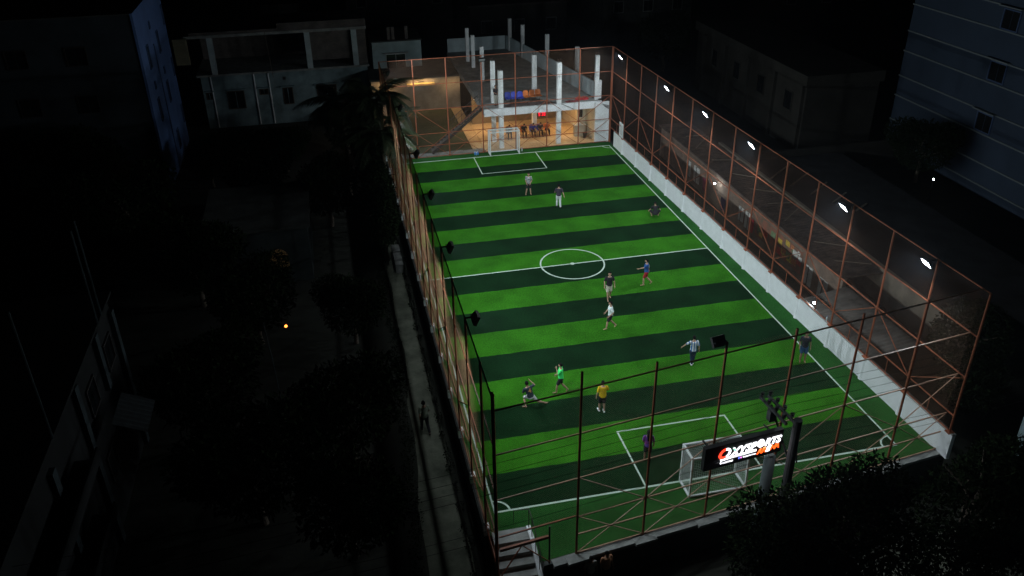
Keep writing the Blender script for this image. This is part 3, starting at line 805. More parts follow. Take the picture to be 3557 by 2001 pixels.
    link("trousers" if long_trousers else "shorts", tm_, t)
    if shoe:
        for s in ('l','r'):
            toe = V[s+'t'] if V.get(s+'t') is not None else V[s+'an'] + Vector((.02*(1 if s=='r' else -1), .17, -.045))*k
            q = MB(); limb(q, [V[s+'an']-Vector((0,.04,.035))*k, V[s+'an'].lerp(toe,.5)-Vector((0,0,.01)), toe+Vector((0,.01,0))], [.043*k,.046*k,.034*k]); q.build("shoe", shoe, t, smooth=True)
    if extra: extra(t, so, V, k, ax, ay, up)
    return t
def fab(name, c, **kw): return mat(name, c, .85, noise=kw.get('noise',.15), nscale=kw.get('nscale',5), col2=kw.get('col2'))
def number(txt, size=.26, m=None, side=-1, dz=.05):
    def f(t, so, V, k, ax, ay, up):
        cu_ = bpy.data.curves.new("number","FONT"); cu_.body = txt; cu_.size = size*k; cu_.align_x='CENTER'; cu_.align_y='CENTER'; cu_.extrude=.004; cu_.offset = .004
        tmpo = bpy.data.objects.new("n", cu_); COL.objects.link(tmpo)
        me = bpy.data.meshes.new_from_object(tmpo.evaluated_get(bpy.context.evaluated_depsgraph_get())); COL.objects.unlink(tmpo); bpy.data.objects.remove(tmpo)
        me.materials.clear(); me.materials.append(m or LINEW)
        o = link("shirt_number", me, so)
        n_ = -ay if ay.y > 0 else ay      # backwards
        X = ax; Y = n_.cross(X); 
        if Y.z < 0: Y = -Y; 
        mm = Matrix.Identity(4); Z_ = n_
        X = Y.cross(Z_)
        for i in range(3): mm[i][0]=X[i]; mm[i][1]=Y[i]; mm[i][2]=Z_[i]
        p = V['hip'].lerp(V['chest'], .95) + n_*.147*k
        mm[0][3],mm[1][3],mm[2][3] = p
        o.matrix_local = mm
    return f
WALK = dict(lkn=(-.10,.16,.50),lan=(-.10,.22,.10),lt=(-.11,.38,.04),rkn=(.10,-.02,.49),ran=(.10,-.34,.16),rt=(.10,-.26,.04),lel=(-.25,-.10,1.13),lwr=(-.24,-.06,.88),rel=(.25,.04,1.13),rwr=(.22,.22,.92))
SK2 = mat("tan_skin",(0.42,0.26,0.18),.55)
BLK = fab("black_fabric",(0.016,0.016,0.02)); NAVY = fab("navy_fabric",(0.02,0.035,0.075)); WHT = fab("white_fabric",(0.70,0.74,0.74),noise=.08)
# striped shirt material
def stripe_mat(name, c1, c2, sc=9):
    m = bpy.data.materials.new(name); m.use_nodes=True; n=m.node_tree.nodes; l=m.node_tree.links; b=n["Principled BSDF"]; b.inputs["Roughness"].default_value=.8
    tc=n.new("ShaderNodeTexCoord"); sp=n.new("ShaderNodeSeparateXYZ"); mu=n.new("ShaderNodeMath"); mu.operation='MULTIPLY'; mu.inputs[1].default_value=sc*2*math.pi
    sn=n.new("ShaderNodeMath"); sn.operation='COSINE'; gt=n.new("ShaderNodeMath"); gt.operation='GREATER_THAN'; gt.inputs[1].default_value=.15
    l.new(tc.outputs["Object"],sp.inputs[0]); l.new(sp.outputs[0],mu.inputs[0]); l.new(mu.outputs[0],sn.inputs[0]); l.new(sn.outputs[0],gt.inputs[0])
    mx=n.new("ShaderNodeMix"); mx.data_type='RGBA'; mx.inputs[6].default_value=(*c1,1); mx.inputs[7].default_value=(*c2,1); l.new(gt.outputs[0],mx.inputs[0]); l.new(mx.outputs[2],b.inputs["Base Color"])
    return m
STR = stripe_mat("blue_white_stripes",(.72,.76,.78),(.06,.18,.45),8)
CAMO = fab("grey_mottled_fabric",(0.62,0.64,0.62),nscale=7,col2=(.07,.07,.09))
YEL = fab("yellow_fabric",(0.72,0.46,0.01),noise=.12); GRN = fab("neon_green_fabric",(0.06,0.95,0.20),noise=.1)
BLU = fab("blue_fabric",(0.02,0.09,0.30),noise=.3,nscale=9); RED = fab("dark_red_fabric",(0.30,0.015,0.02)); BEI = fab("beige_fabric",(0.55,0.53,0.42))
CHAR = fab("charcoal_fabric",(0.03,0.045,0.06),noise=.3); DBL = fab("denim_fabric",(0.03,0.10,0.22)); PURP = fab("violet_fabric",(0.05,0.06,0.38)); PNK = fab("crimson_fabric",(.28,.02,.10))
person("barefoot player in a mottled grey tee facing the street near the far penalty box", (-.05,11.36,.01), 262, dict(lel=(-.23,.05,1.13),lwr=(-.12,.14,.92),rel=(.23,.05,1.13),rwr=(.15,.12,.9),lkn=(-.12,.03,.48),lan=(-.16,0,.08),rkn=(.13,.06,.48),ran=(.2,.02,.08)), CAMO, BLK, H=1.70, skin=SK2)
person("player in white trousers and a dark sleeveless top with hands forward", (1.45,8.54,.01), 75, dict(lel=(-.27,.03,1.12),lwr=(-.22,.2,1.08),rel=(.29,-.06,1.13),rwr=(.36,-.12,.92),lkn=(-.1,.1,.5),lan=(-.12,.1,.08),rkn=(.1,-.02,.48),ran=(.13,-.16,.10)), fab("dark_plum_fabric",(.05,.04,.06)), WHT, H=1.76, long_trousers=True, shoe=BLK, skin=SK2)
person("crouching player in black squatting with knees apart near the right touchline", (7.5,5.45,.01), 80, dict(hip=(0,-.12,.28),chest=(0,.04,.60),neck=(0,.1,.76),head=(0,.17,.90),lsh=(-.17,.06,.72),rsh=(.17,.06,.72),lel=(-.30,.14,.50),rel=(.30,.14,.50),lwr=(-.38,.26,.34),rwr=(.38,.26,.34),lhp=(-.1,-.1,.27),rhp=(.1,-.1,.27),lkn=(-.36,.14,.42),rkn=(.36,.14,.42),lan=(-.22,-.02,.08),ran=(.22,-.02,.08)), BLK, BLK, H=1.70, skin=SK2)
person("player in a blue jersey numbered 03 and red shorts pointing ahead", (3.43,-3.67,.01), 165, dict(WALK, lel=(-.2,.2,1.25),lwr=(-.18,.44,1.18),rel=(.26,-.12,1.12),rwr=(.3,-.16,.9),lan=(-.1,.14,.09),lt=None), BLU, RED, H=1.72, extra=number("03",.26,WHT), skin=SK2)
person("heavy bearded man in a black shirt and beige shorts walking towards the street", (.78,-4.76,.01), 265, dict(lel=(-.27,-.02,1.12),lwr=(-.28,.08,.88),rel=(.27,.0,1.12),rwr=(.28,.1,.88),rkn=(.1,.12,.49),ran=(.08,.16,.08),lkn=(-.1,0,.48),lan=(-.1,-.18,.12)), BLK, BEI, H=1.80, skin=SK2)
person("barefoot player in a white shirt and black shorts walking to the left", (-.15,-7.81,.01), 172, dict(WALK,lwr=(-.24,.12,.92)), fab("pale_white_fabric",(.66,.76,.76)), BLK, H=1.72, skin=SK2)
person("player in a blue and white striped jersey seen from behind with left arm out", (2.77,-12.05,.01), 82, dict(lel=(-.38,.06,1.22),lwr=(-.52,.12,1.06),rel=(.27,-.04,1.12),rwr=(.30,.02,.86),lkn=(-.05,.05,.48),lan=(-.03,-.05,.08),rkn=(.07,.03,.48),ran=(.05,.06,.08)), STR, NAVY, H=1.70, long_trousers=True, shoe=WHT, skin=SK2)
person("barefoot player in a neon green bib walking with a hand to his face", (-4.28,-12.78,.01), 160, dict(WALK, lel=(-.2,.14,1.18),lwr=(-.08,.2,1.42),lan=(-.1,.2,.08)), GRN, BLK, H=1.70, skin=SK2)
person("player in a dark jersey numbered 4 lunging on one knee in white shorts", (-5.95,-13.5,.01), 95, dict(hip=(0,-.02,.62),chest=(-.07,.06,.96),neck=(-.12,.08,1.13),head=(-.14,.12,1.29),lsh=(-.28,.04,1.04),rsh=(.05,.08,1.08),lel=(-.34,.1,.80),rel=(.28,.2,1.06),lwr=(-.2,.26,.74),rwr=(.12,.32,1.22),lhp=(-.09,0,.6),rhp=(.09,0,.6),lkn=(-.24,.26,.42),rkn=(.34,.02,.22),lan=(-.25,-.06,.10),ran=(.74,-.08,.10),lt=(-.38,.05,.05),rt=(.88,-.02,.05)), CHAR, WHT, H=1.70, extra=number("4",.3,fab("orange_print",(.7,.35,.12))), skin=SK2)
person("player in a yellow shirt and black shorts seen from behind", (-2.81,-14.68,.01), 88, dict(lel=(-.26,-.03,1.12),lwr=(-.28,.02,.88),rel=(.26,.04,1.16),rwr=(.18,.2,1.16),lkn=(-.1,.05,.48),lan=(-.12,.06,.09),rkn=(.08,0,.48),ran=(.08,-.06,.09)), YEL, BLK, H=1.74, shoe=WHT, skin=SK2)
person("man in a dark tee and blue shorts standing by the white wall", (8.27,-13.1,.01), 250, dict(), fab("slate_fabric",(.02,.025,.035)), DBL, H=1.8)
person("young goalkeeper in a violet and crimson top inside the near penalty box", (-2.0,-18.42,.01), 70, dict(lel=(-.23,.02,1.12),lwr=(-.16,.14,.95)), fab("violet_crimson_fabric",(.05,.07,.42),nscale=2.6,col2=(.30,.02,.10)), BLK, H=1.66, hair_long=True)
person("man in a dark shirt and pale trousers standing between the roof columns", (-.16,22.5,3.425), 300, dict(lel=(-.24,.05,1.15),lwr=(-.06,.2,1.02),rel=(.24,.05,1.15),rwr=(.06,.2,1.02)), fab("ink_fabric",(.02,.022,.035)), fab("stone_fabric",(.45,.45,.40)), H=1.69, long_trousers=True, shoe=BLK)
person("man in a grey shirt walking along the dark lane", (-10.85,-12.35,-1.495), 100, dict(WALK), fab("olive_fabric",(.16,.19,.14)), BLK, H=1.82, long_trousers=True, shoe=BLK)
person("person in a pale shirt standing below the ledge on the left of the pair", (-5.95,-23.12,-1.495), 270, dict(), fab("ivory_fabric",(.35,.35,.32)), BLK, H=1.65, long_trousers=True, shoe=BLK)
person("person in an orange tan shirt below the ledge on the right of the pair", (-5.32,-23.08,-1.495), 280, dict(), fab("tan_fabric",(.45,.22,.12)), BLK, H=1.72, long_trousers=True, shoe=BLK)
SIT = dict(hip=(0,-.05,.50),chest=(0,.06,.84),neck=(0,.14,1.0),head=(0,.22,1.12),lsh=(-.17,.1,.96),rsh=(.17,.1,.96),lel=(-.25,.26,.74),rel=(.25,.26,.74),lwr=(-.1,.42,.66),rwr=(.1,.42,.66),lhp=(-.1,-.02,.48),rhp=(.1,-.02,.48),lkn=(-.13,.38,.50),rkn=(.13,.38,.50),lan=(-.14,.40,.08),ran=(.14,.42,.08))
seat_spec = [(1.25,"dim figure in black seated at the end of the bench row, partly behind the goal",BLK,BLK,DARKM),(2.55,"seated spectator in black bending over beside the one in violet",BLK,BLK,ORP),
             (3.35,"seated spectator in a violet shirt leaning forward in the hall",PURP,BLK,BLUEP),(4.0,"seated spectator in dark grey between violet and orange ones",CHAR,BLK,BLUEP),(4.62,"seated spectator in an orange shirt leaning forward in the hall",fab("orange_fabric",(.62,.16,.03)),BLK,ORP)]
chl = ["dark chair under the dim figure at the end of the row","orange chair under the spectator in black","blue chair under the spectator in violet","blue chair under the spectator in dark grey","orange chair under the spectator in orange"]
for i,(x,lb,sh,tr,cm) in enumerate(seat_spec):
    person(lb, (x,23.95,FL), 268, SIT, sh, tr, H=1.66, long_trousers=True, shoe=BLK)
    chair((x,24.05,FL), math.pi, cm, chl[i], "chairs in the hall")

# ------------------------------------------------------------------ shack row beyond the white wall
shk = thing("brick_shack_row", "long brick shack row behind the white wall with doors and posters", "building")
def XS(y): return 14.35 - .06*(10-y)*.0
def sbx(y0,y1,z0,z1,xo=.0,th=.05): return MB().box(13.8-th-xo,13.8-xo,y0,y1,z0,z1)
MB().box(13.8,14.05,-7.5,20.5,-2.4,1.15).build("wall", BRICKY, shk)
PDW = mat("pale_shutter",(0.72,0.72,0.68),.8,noise=.25,nscale=2); MUR = None
for i,(a,b,z0,z1) in enumerate([(14.0,14.75,-1.0,.2),(12.3,13.3,-1.0,.25),(4.7,5.4,-.85,.15),(3.5,4.4,-1.0,.2),(-4.5,-3.7,-1.1,.15),(-6.2,-5.3,-1.2,.1)]):
    d_ = sbx(a,b,z0,z1).build("door" if i<4 else "shutter", PDW, shk)
    MB().box(13.72,13.748,(a+b)/2-.02,(a+b)/2+.02,z0,z1).build("door_seam", DARKM, d_)
MB().box(13.78,13.798,-3.2,2.9,-.9,.6).build("poster_panel", mat("faded_poster_print",(0.50,0.16,0.10),.9,nscale=2.2,col2=(0.12,0.14,0.10)), shk)
rpn = random.Random(5)
for i in range(22):
    y = rpn.uniform(-3.0,2.6); z = rpn.uniform(-.7,.45); s_ = rpn.uniform(.14,.34)
    c_ = rpn.choice([(.75,.10,.06),(.80,.52,.08),(.75,.75,.68),(.7,.25,.1),(.2,.3,.15)])
    MB().box(13.77-.0005*i,13.779-.0005*i,y-s_,y+s_,z-s_*.7,z+s_*.7).build("poster", mat("poster_%d"%int(sum(c_)*100),c_,.9,noise=.4,nscale=8), shk)
# flat roof with debris, then parapet strip
MB().box(13.55,16.2,-7.6,20.5,1.152,1.25).build("roof", RUST, shk)
MB().box(16.2,16.45,-14,14.5,.3,1.5).build("roof_parapet", mat("buff_plaster",(0.20,0.17,0.13),.9,noise=.3,nscale=.8), shk)
for n_,(y0,y1) in enumerate(((11,20),(2,10.5),(-7.4,1.6))):
    m_ = MB()
    N = int((y1-y0)/.16)
    vs=[];fs=[]
    for i in range(N+1):
        y=y0+(y1-y0)*i/N; z=1.29+.03*(i%2)
        vs += [(13.7,y,z-.02),(16.1,y+.1,z+.12)]
    fs=[(2*i,2*i+1,2*i+3,2*i+2) for i in range(N)]
    m_.add(vs,fs).build("tin_sheet", RUST, shk)
for i in range(9):
    y=-6+i*2.8+rpn.uniform(-.5,.5)
    t_ = tag(MB().bar((13.9+rpn.random()*.5,y,1.47),(15.8,y+rpn.uniform(-1.6,2.2),1.55),.05,.04).build("roof_plank", mat("old_timber",(0.20,0.17,0.13),.9,noise=.3,nscale=5)),
        ["weathered plank lying across the shack roof, %s" % s for s in ("nearest the street","by the painted posters","above the curtained shutters","above the marked white door","beside the wall lamp","above the red cloth","over the double pale doors","second from the far end","farthest from the street")][i], "plank", "planks on the shack roof")
# clothes hanging in front
for (y,z,c_,lb) in ((10.9,-.45,(.30,.03,.08),"maroon cloth hanging by the pale double doors"),(3.2,-.4,(.62,.03,.05),"red cloth hanging beside the posters"),(7.6,-.7,(.05,.06,.22),"navy cloth hanging under the shack lamp")):
    m_=MB(); vs=[];fs=[]
    for i in range(9):
        for j in range(6):
            vs.append((13.62+.035*math.sin(i*1.9+j*.4), y-.3+.6*i/8, z-.45+.95*j/5))
    for i in range(8):
        for j in range(5): fs.append((i*6+j,i*6+j+1,i*6+j+7,i*6+j+6))
    vs2=[(a-.015,b,c) for a,b,c in vs]; k_=len(vs); 
    m_.add(vs+vs2, fs+[tuple(k_+q for q in reversed(f)) for f in fs])
    tag(m_.build("hanging_cloth", fab("cloth_%d"%int(y*10),c_)), lb, "cloth")
# lean-to tin roof nearest street
lt = thing("lean_to", "corrugated tin lean-to roof just behind the white wall", "roof")
vs=[];N=44
for i in range(N+1):
    y=-8.2-6.2*i/N; z=.035*(i%2); vs += [(10.75,y,.55+z),(13.9,y,1.05+z)]
MB().add(vs,[(2*i,2*i+1,2*i+3,2*i+2) for i in range(N)]).build("tin_sheet", mat("grey_tin",(0.17,0.155,0.14),.6,.3,noise=.35,nscale=1.5), lt)
for y in (-8.3,-14.3): MB().bar((10.8,y,-1.5),(10.8,y,.54),.09).build("post", RUST, lt); MB().bar((13.8,y,-1.5),(13.8,y,1.03),.09).build("post", RUST, lt)
def yard_lamp(loc, label, power=16):
    t = thing("bare_lamp", label, "lamp", loc, 0)
    MB().tube([(0,0,.06),(0,0,.16)],.025,8).build("socket", DARKM, t); MB().bar((.0,0,.16),(.5,0,.16),.03).build("arm", DARKM, t)
    MB().ball((0,0,0),.065,10,8).build("bulb", mat("cool_bulb",(1,1,1),.3,emit=(.9,.97,1),estr=60), t)
    ld = bpy.data.lights.new("bulb_light",'POINT'); ld.energy=power; ld.shadow_soft_size=.12; ld.color=(.85,.95,1); lo=bpy.data.objects.new("bulb_light",ld); COL.objects.link(lo); lo.parent=t; lo.location=(-.12,0,-.02)
yard_lamp((13.35,8.7,.55), "bright bare lamp on the brick shack wall above the navy cloth", 22)
yard_lamp((10.45,-10.05,1.42), "bright bare lamp beside the corrugated lean-to", 16)

# ------------------------------------------------------------------ dark roofs and buildings on the right
def window(parent, c, ax, w_, h_, m_frame, panes=2, n=(0,-1,0)):
    """c centre on the wall, ax horizontal axis, n outward"""
    c, ax, n = Vector(c), Vector(ax), Vector(n); up=Vector((0,0,1))
    f = MB()
    f.obox(c+n*.03+ax*(w_/2),ax,n,up,.04,.05,h_/2).obox(c+n*.03-ax*(w_/2),ax,n,up,.04,.05,h_/2).obox(c+n*.03+up*(h_/2),ax,n,up,w_/2+.04,.052,.04).obox(c+n*.03-up*(h_/2),ax,n,up,w_/2+.04,.052,.04)
    o = f.build("window", m_frame, parent)
    pw = w_/panes
    for i in range(panes):
        q = c+ax*(-w_/2+pw*(i+.5))+n*.012
        MB().obox(q,ax,n,up,pw/2-.03,.01,h_/2-.04).build("pane", GLASSD, o)
    return o
rt = thing("blue_tower", "tall slate blue apartment tower with pale cornice lines at the upper right", "building")
MB().box(34,50,-30,18.1,-1.5,26).build("wall", BLUED, rt)
CORN = mat("pale_cornice",(0.17,0.20,0.21),.8)
for z in (-.74,.86,2.95,4.62,6.69,8.32,10.43,12.1,14.0):
    MB().box(33.9,33.998,-30,18.14,z,z+.09).build("cornice", CORN, rt)
for y in (7.45,0.2,-7,-14):
    for z in (3.82,7.6,11.27,15):
        window(rt,(33.99,y,z),(0,1,0),1.6,1.35,mat("blue_frame",(.06,.10,.2),.7),2,(-1,0,0))
        MB().box(33.6,33.998,y-1.1,y+1.1,z+.85,z+.93).build("window_hood", CORN, rt)
dh = thing("dim_house", "dim beige two storey house with columns beyond the dark roofs", "building")
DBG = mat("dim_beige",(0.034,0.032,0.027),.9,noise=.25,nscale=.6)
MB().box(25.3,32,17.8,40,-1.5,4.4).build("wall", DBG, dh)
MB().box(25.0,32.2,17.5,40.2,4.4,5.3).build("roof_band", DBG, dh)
for y in (18.2,23,28,33,38): MB().box(25.0,25.29,y-.18,y+.18,-1.5,4.398).build("column", DBG, dh)
for y in (20.5,25.5,30.5,35.5): window(dh,(25.29,y,2.5),(0,1,0),1.3,1.6,DBG,2,(-1,0,0))
lw_ = thing("boundary_wall","low dim boundary wall across the dark lot","wall")
MB().box(19.5,33,13.6,13.9,-1.5,.6).build("wall_body", DBG, lw_)
dr = thing("dark_roof_building","dark flat roofed building between the shacks and the tower","building")
MB().box(17.2,26,-14,12.8,-1.5,.2).build("wall", CONCD, dr); MB().box(17.1,26.1,-14.1,12.9,.2,.32).build("roof", mat("black_roof",(.018,.018,.02),.95,noise=.5,nscale=.8), dr)
for i in range(5):
    tag(MB().bar((18+i*.7,9-i*1.7,.36),(21+i*.3,11.5-i*2.1,.38),.12,.06).build("roof_timber", MATS["old_timber"]), "pale timber on the dark flat roof, number %s from the far wall" % ("first","second","third","fourth","fifth")[i], "timber", "timbers on the dark flat roof")
dl = thing("distant_lamp","tiny white lamp in the dark lot before the tower","lamp",(29.6,6.0,.3))
MB().tube([(0,0,-1.8),(0,0,-.05)],.04,6).build("lamp_post", DARKM, dl); MB().ball((0,0,0),.05,8,6).build("bulb", MATS["cool_bulb"], dl)
# pale blue wall at the lower right edge
pbw = thing("pale_blue_house","pale blue house wall cut by the right edge beside dark leaves","building")
MB().box(12.2,22,-34,-22.62,-1.5,5.6).build("wall", mat("stained_pale_blue",(.30,.40,.43),.9,noise=.35,nscale=.7,bump=.2,col2=(.14,.20,.22)), pbw)
MB().box(12.0,22.2,-34.2,-22.45,5.6,5.75).build("roof", CONCD, pbw)
window(pbw,(12.2,-26.5,1.6),(0,1,0),1.2,1.3,DARKM,2,(-1,0,0))

# ------------------------------------------------------------------ left buildings
bt_ = thing("narrow_blue_tower","narrow blue building with small dark windows at the upper left","building")
MB().box(-26.78,-26.6,22.2,35.1,-1.5,12.3).build("painted_wall", BLUEB, bt_)
MB().box(-38,-26.782,22.3,35.0,-1.5,12.2).build("wall", mat("dark_plaster",(.035,.045,.055),.95,noise=.3,nscale=.6), bt_)
MB().box(-38.1,-26.783,22.2,35.1,12.2,12.3).build("roof", CONCD, bt_)
BFR = mat("blue_frame",(.06,.10,.2),.7)
for (y,z,w_,h_) in ((24.9,8.57,.75,1.7),(24.9,4.5,.75,1.7),(30.0,8.6,.75,1.7),(30.0,4.5,.75,1.7),(30.0,.4,.75,1.6),(34.4,9.9,.5,1.5),(34.4,5.5,.5,1.5),(34.4,1.3,.5,1.5),(30.0,6.3,.35,.5),(24.9,6.4,.35,.5),(27.6,10.4,.35,.5)):
    window(bt_,(-26.6,y,z),(0,1,0),w_,h_,BFR,1,(1,0,0))
MB().tube([(-26.5,27.4,-1.4),(-26.5,27.4,9.0)],.05,6).build("drain_pipe", BFR, bt_)
for (x) in (-35,-31):
    for z in (2.5,6,9.5): window(bt_,(x,22.3,z),(1,0,0),1.4,1.3,DARKM,2,(0,-1,0))
# unfinished brick building
ub = thing("unfinished_building","half built brick storey on a pale teal house at the upper left","building")
Y0 = 38.0
TEALD = mat("dim_teal_plaster",(.19,.26,.28),.9,noise=.35,nscale=.9,bump=.2)
MB().box(-25.0,-9.6,Y0,Y0+8,-1.5,3.5).build("lower_wall", TEALD, ub)
MB().box(-25.3,-9.4,Y0-.35,Y0+8,3.5,3.68).build("floor_slab", CONC, ub)
MB().box(-25.8,-9.4,Y0-.3,Y0+8,7.0,7.25).build("top_beam", CONC, ub)
MB().box(-17.5,-9.4,Y0-.2,Y0-.02,7.25,7.95).build("parapet", BRICK, ub)
MB().box(-25.3,-17.5,Y0-.2,Y0-.02,7.25,7.5).build("parapet", BRICK, ub)
for x in (-23.6,-14.9,-10.6): MB().box(x-.25,x+.25,Y0-.3,Y0+.15,3.68,7.0).build("column", PALEC, ub)
MB().box(-14.65,-10.85,Y0+.2,Y0+.35,4.3,7.0).build("brick_wall", BRICK, ub); MB().box(-10.35,-9.5,Y0-.1,Y0+.1,3.68,7.0).build("brick_pier", BRICK, ub)
MB().box(-25.2,-9.5,Y0+6,Y0+6.2,3.68,7.0).build("brick_wall", BRICK, ub)
for (x,wd,z,h_) in ((-22.1,1.5,1.12,1.65),(-19.5,.75,1.7,.5),(-17.3,.85,1.15,1.55),(-13.65,1.8,1.15,1.55),(-24.45,.5,1.65,.6),(-11.0,1.0,1.15,1.5)):
    window(ub,(x,Y0,z),(1,0,0),wd,h_,mat("brown_frame",(.07,.05,.035),.7),2,(0,-1,0))
    MB().box(x-wd/2-.2,x+wd/2+.2,Y0-.35,Y0-.001,z+h_/2+.12,z+h_/2+.2).build("window_hood", TEALD, ub)
MB().box(-17.62,-17.34,Y0-.03,Y0-.001,2.7,3.0).build("vent", DARKM, ub)
for x in (-24.1,-20.23,-18.9): 
    MB().tube([(x,Y0-.12,-1.4),(x,Y0-.12,3.45)],.06,8).build("drain_pipe", WHITEP, ub)
MB().box(-13.9,-13.2,Y0-2.5,Y0-.4,-1.5,-.2).build("porch", TEALD, ub)
bp_ = thing("bamboo_pole","tall thin pole leaning in front of the half built storey","pole")
MB().tube([(-18.6,37.2,7.4),(-18.4,37.0,3.2)],.03,6).build("pole_shaft", BARK, bp_)
# lit louvre beside blue tower
lv = thing("lit_balcony","small dim yellow lit louvre beside the narrow blue tower","balcony",(-25.4,36.5,0))
MB().box(-1.2,0,0,.3,5.0,7.3).build("balcony_wall", mat("dim_cream",(.22,.20,.13),.9), lv)
for i in range(6): MB().box(-1.15,-.1,-.05,-.003,5.1+.35*i,5.25+.35*i).build("louvre", MATS["dim_cream"], lv)
# lane side house with arched lit grille
ah = thing("lane_house","dark lane side house with a warm lit arched grille","building")
MB().box(-22,-15.8,4.7,12,-1.5,2.2).build("wall", mat("dim_teal_wall",(.028,.038,.04),.95,noise=.4,nscale=.8), ah); MB().box(-22.2,-15.6,4.5,12.2,2.2,2.32).build("roof", CONCD, ah)
gm = MB(); pts=[(-.62,0,-.75),(.62,0,-.75)]; 
import itertools
vs=[(-17.8-.62,4.66,-.6),(-17.8+.62,4.66,-.6)]+[(-17.8+.62*math.cos(R(a)),4.66,.35+.55*math.sin(R(a))) for a in range(0,181,20)]
MB().add(vs,[tuple(range(len(vs)))]).build("lit_pane", mat("warm_lit_pane",(.3,.2,.1),.5,emit=(1,.62,.25),estr=.012), ah)
for i in range(9):
    x=-18.36+.14*i; h_=.35+.55*math.sqrt(max(0,1-((x+17.8)/.62)**2)); gm.bar((x,4.62,-.6),(x,4.62,h_),.03)
for z in (-.4,-.15,.1,.35,.6): gm.bar((-18.4,4.6,z),(-17.2,4.6,z),.025)
tag(gm.build("window_grille", DARKM, ah), kind="stuff")
# tall apartment building at the left edge
la = thing("lane_apartments","dark apartment block at the left edge with pale blue pillars","building")
LAW = mat("unlit_dark_wall",(.011,.012,.013),.95,noise=.5,nscale=.5)  # near black colour stands in for the block lying unlit
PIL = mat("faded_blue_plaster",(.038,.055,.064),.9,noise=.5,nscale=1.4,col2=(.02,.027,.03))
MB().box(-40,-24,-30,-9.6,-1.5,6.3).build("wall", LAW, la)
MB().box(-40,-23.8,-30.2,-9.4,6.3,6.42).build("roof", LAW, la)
for (y,z0,z1) in ((-22.4,-1.5,4.6),(-20.4,-1.5,5.6),(-16.4,-1.5,6.2),(-12.75,3.6,6.2),(-9.9,-1.5,5.7)): MB().box(-23.998,-23.8,y-.2,y+.2,z0,z1).build("pillar", PIL, la)
for z in (1.6,4.2):
    MB().box(-23.998,-23.1,-24.5,-18.2,z-.1,z).build("balcony_slab", LAW, la)
    MB().box(-23.14,-23.08,-24.5,-18.2,z,z+.5).build("balcony_wall", LAW, la)
for z in (.6,3.9):
    for y in (-14.6,-11.3,-26.5): window(la,(-24,y,z+.6),(0,1,0),1.2,1.2,DARKM,2,(1,0,0))
tst = MB(); 
for i in range(16):
    y=-15.8+.14*i; tst.add([(-23.2,y,3.9+.03*(i%2)),(-22.0,y,3.3+.03*(i%2))],[])
tst.f=[(2*i,2*i+1,2*i+3,2*i+2) for i in range(15)]
tst.build("tin_canopy", mat("dark_tin",(.016,.021,.024),.8,noise=.4,nscale=4), la)
for (y,z0,z1,lb) in ((-19.7,6.42,11.3,"tall bare pole on the apartment roof at the left edge"),(-12.2,6.42,10.6,"first of two close poles on the apartment roof, nearer the street"),(-11.5,6.42,10.7,"second of two close poles on the apartment roof, farther from the street")):
    p_ = thing("roof_pole", lb, "pole", (-23.8,y,z0)); MB().tube([(0,0,0),(0,0,z1-z0)],.05,6).build("pole_shaft", PIL, p_)
# orange bulb
ob = thing("street_bulb","warm orange street bulb beside a thin leaning pole","lamp",(-16.8,-8.6,3.1))
MB().ball((0,0,0),.07,10,8).build("bulb", mat("warm_bulb",(1,.6,.3),.3,emit=(1,.24,.035),estr=5), ob)
MB().tube([(0,0,.08),(0,0,.2),(-.4,-.1,.3)],.02,6).build("bulb_arm", DARKM, ob)
ld = bpy.data.lights.new("street_bulb_light",'POINT'); ld.energy=1.5; ld.color=(1,.5,.2); ld.shadow_soft_size=.1
lo=bpy.data.objects.new("street_bulb_light",ld); COL.objects.link(lo); lo.parent=ob; lo.location=(.15,0,-.1)
pl_ = thing("leaning_pole","thin pale pole standing left of the orange bulb","pole",(-17.6,-8.8,-1.5))
MB().tube([(0,0,0),(-.05,0,2.6),(-.2,.1,5.0)],.03,6).build("pole_shaft", PIL, pl_)
# small lane clutter: low wall
lwz = thing("lane_wall","low wall stub with blocks at the far end of the lane","wall")
for i in range(5):
    MB().box(-10.6,-10.1,4.2+i*.62,4.75+i*.62,-1.5,-.9+.1*(i%2)).build("block", CONC, lwz)
# houses far behind (dark)
for i,(x,y,wd,dp,h_,lb) in enumerate([(-30,60,14,10,7,"dark distant house behind the half built storey"),(4,58,12,10,6,"dark distant house behind the hall"),(22,62,12,10,7,"dark distant house behind the dim beige house"),(44,58,14,10,8,"dark distant house behind the slate tower"),(-10,72,14,10,8,"dark distant house at the top centre left")]):
    h = thing("distant_house", lb, "building", (x,y,-1.5)); MB().box(0,wd,0,dp,0,h_).build("wall", DBG if i%2 else CONCD, h); MB().box(-.3,wd+.3,-.3,dp+.3,h_,h_+.2).build("roof", RUST, h)
    for q in range(3): window(h,(2+q*(wd-4)/2,0,h_*.6),(1,0,0),1.3,1.4,CONC,2,(0,-1,0))

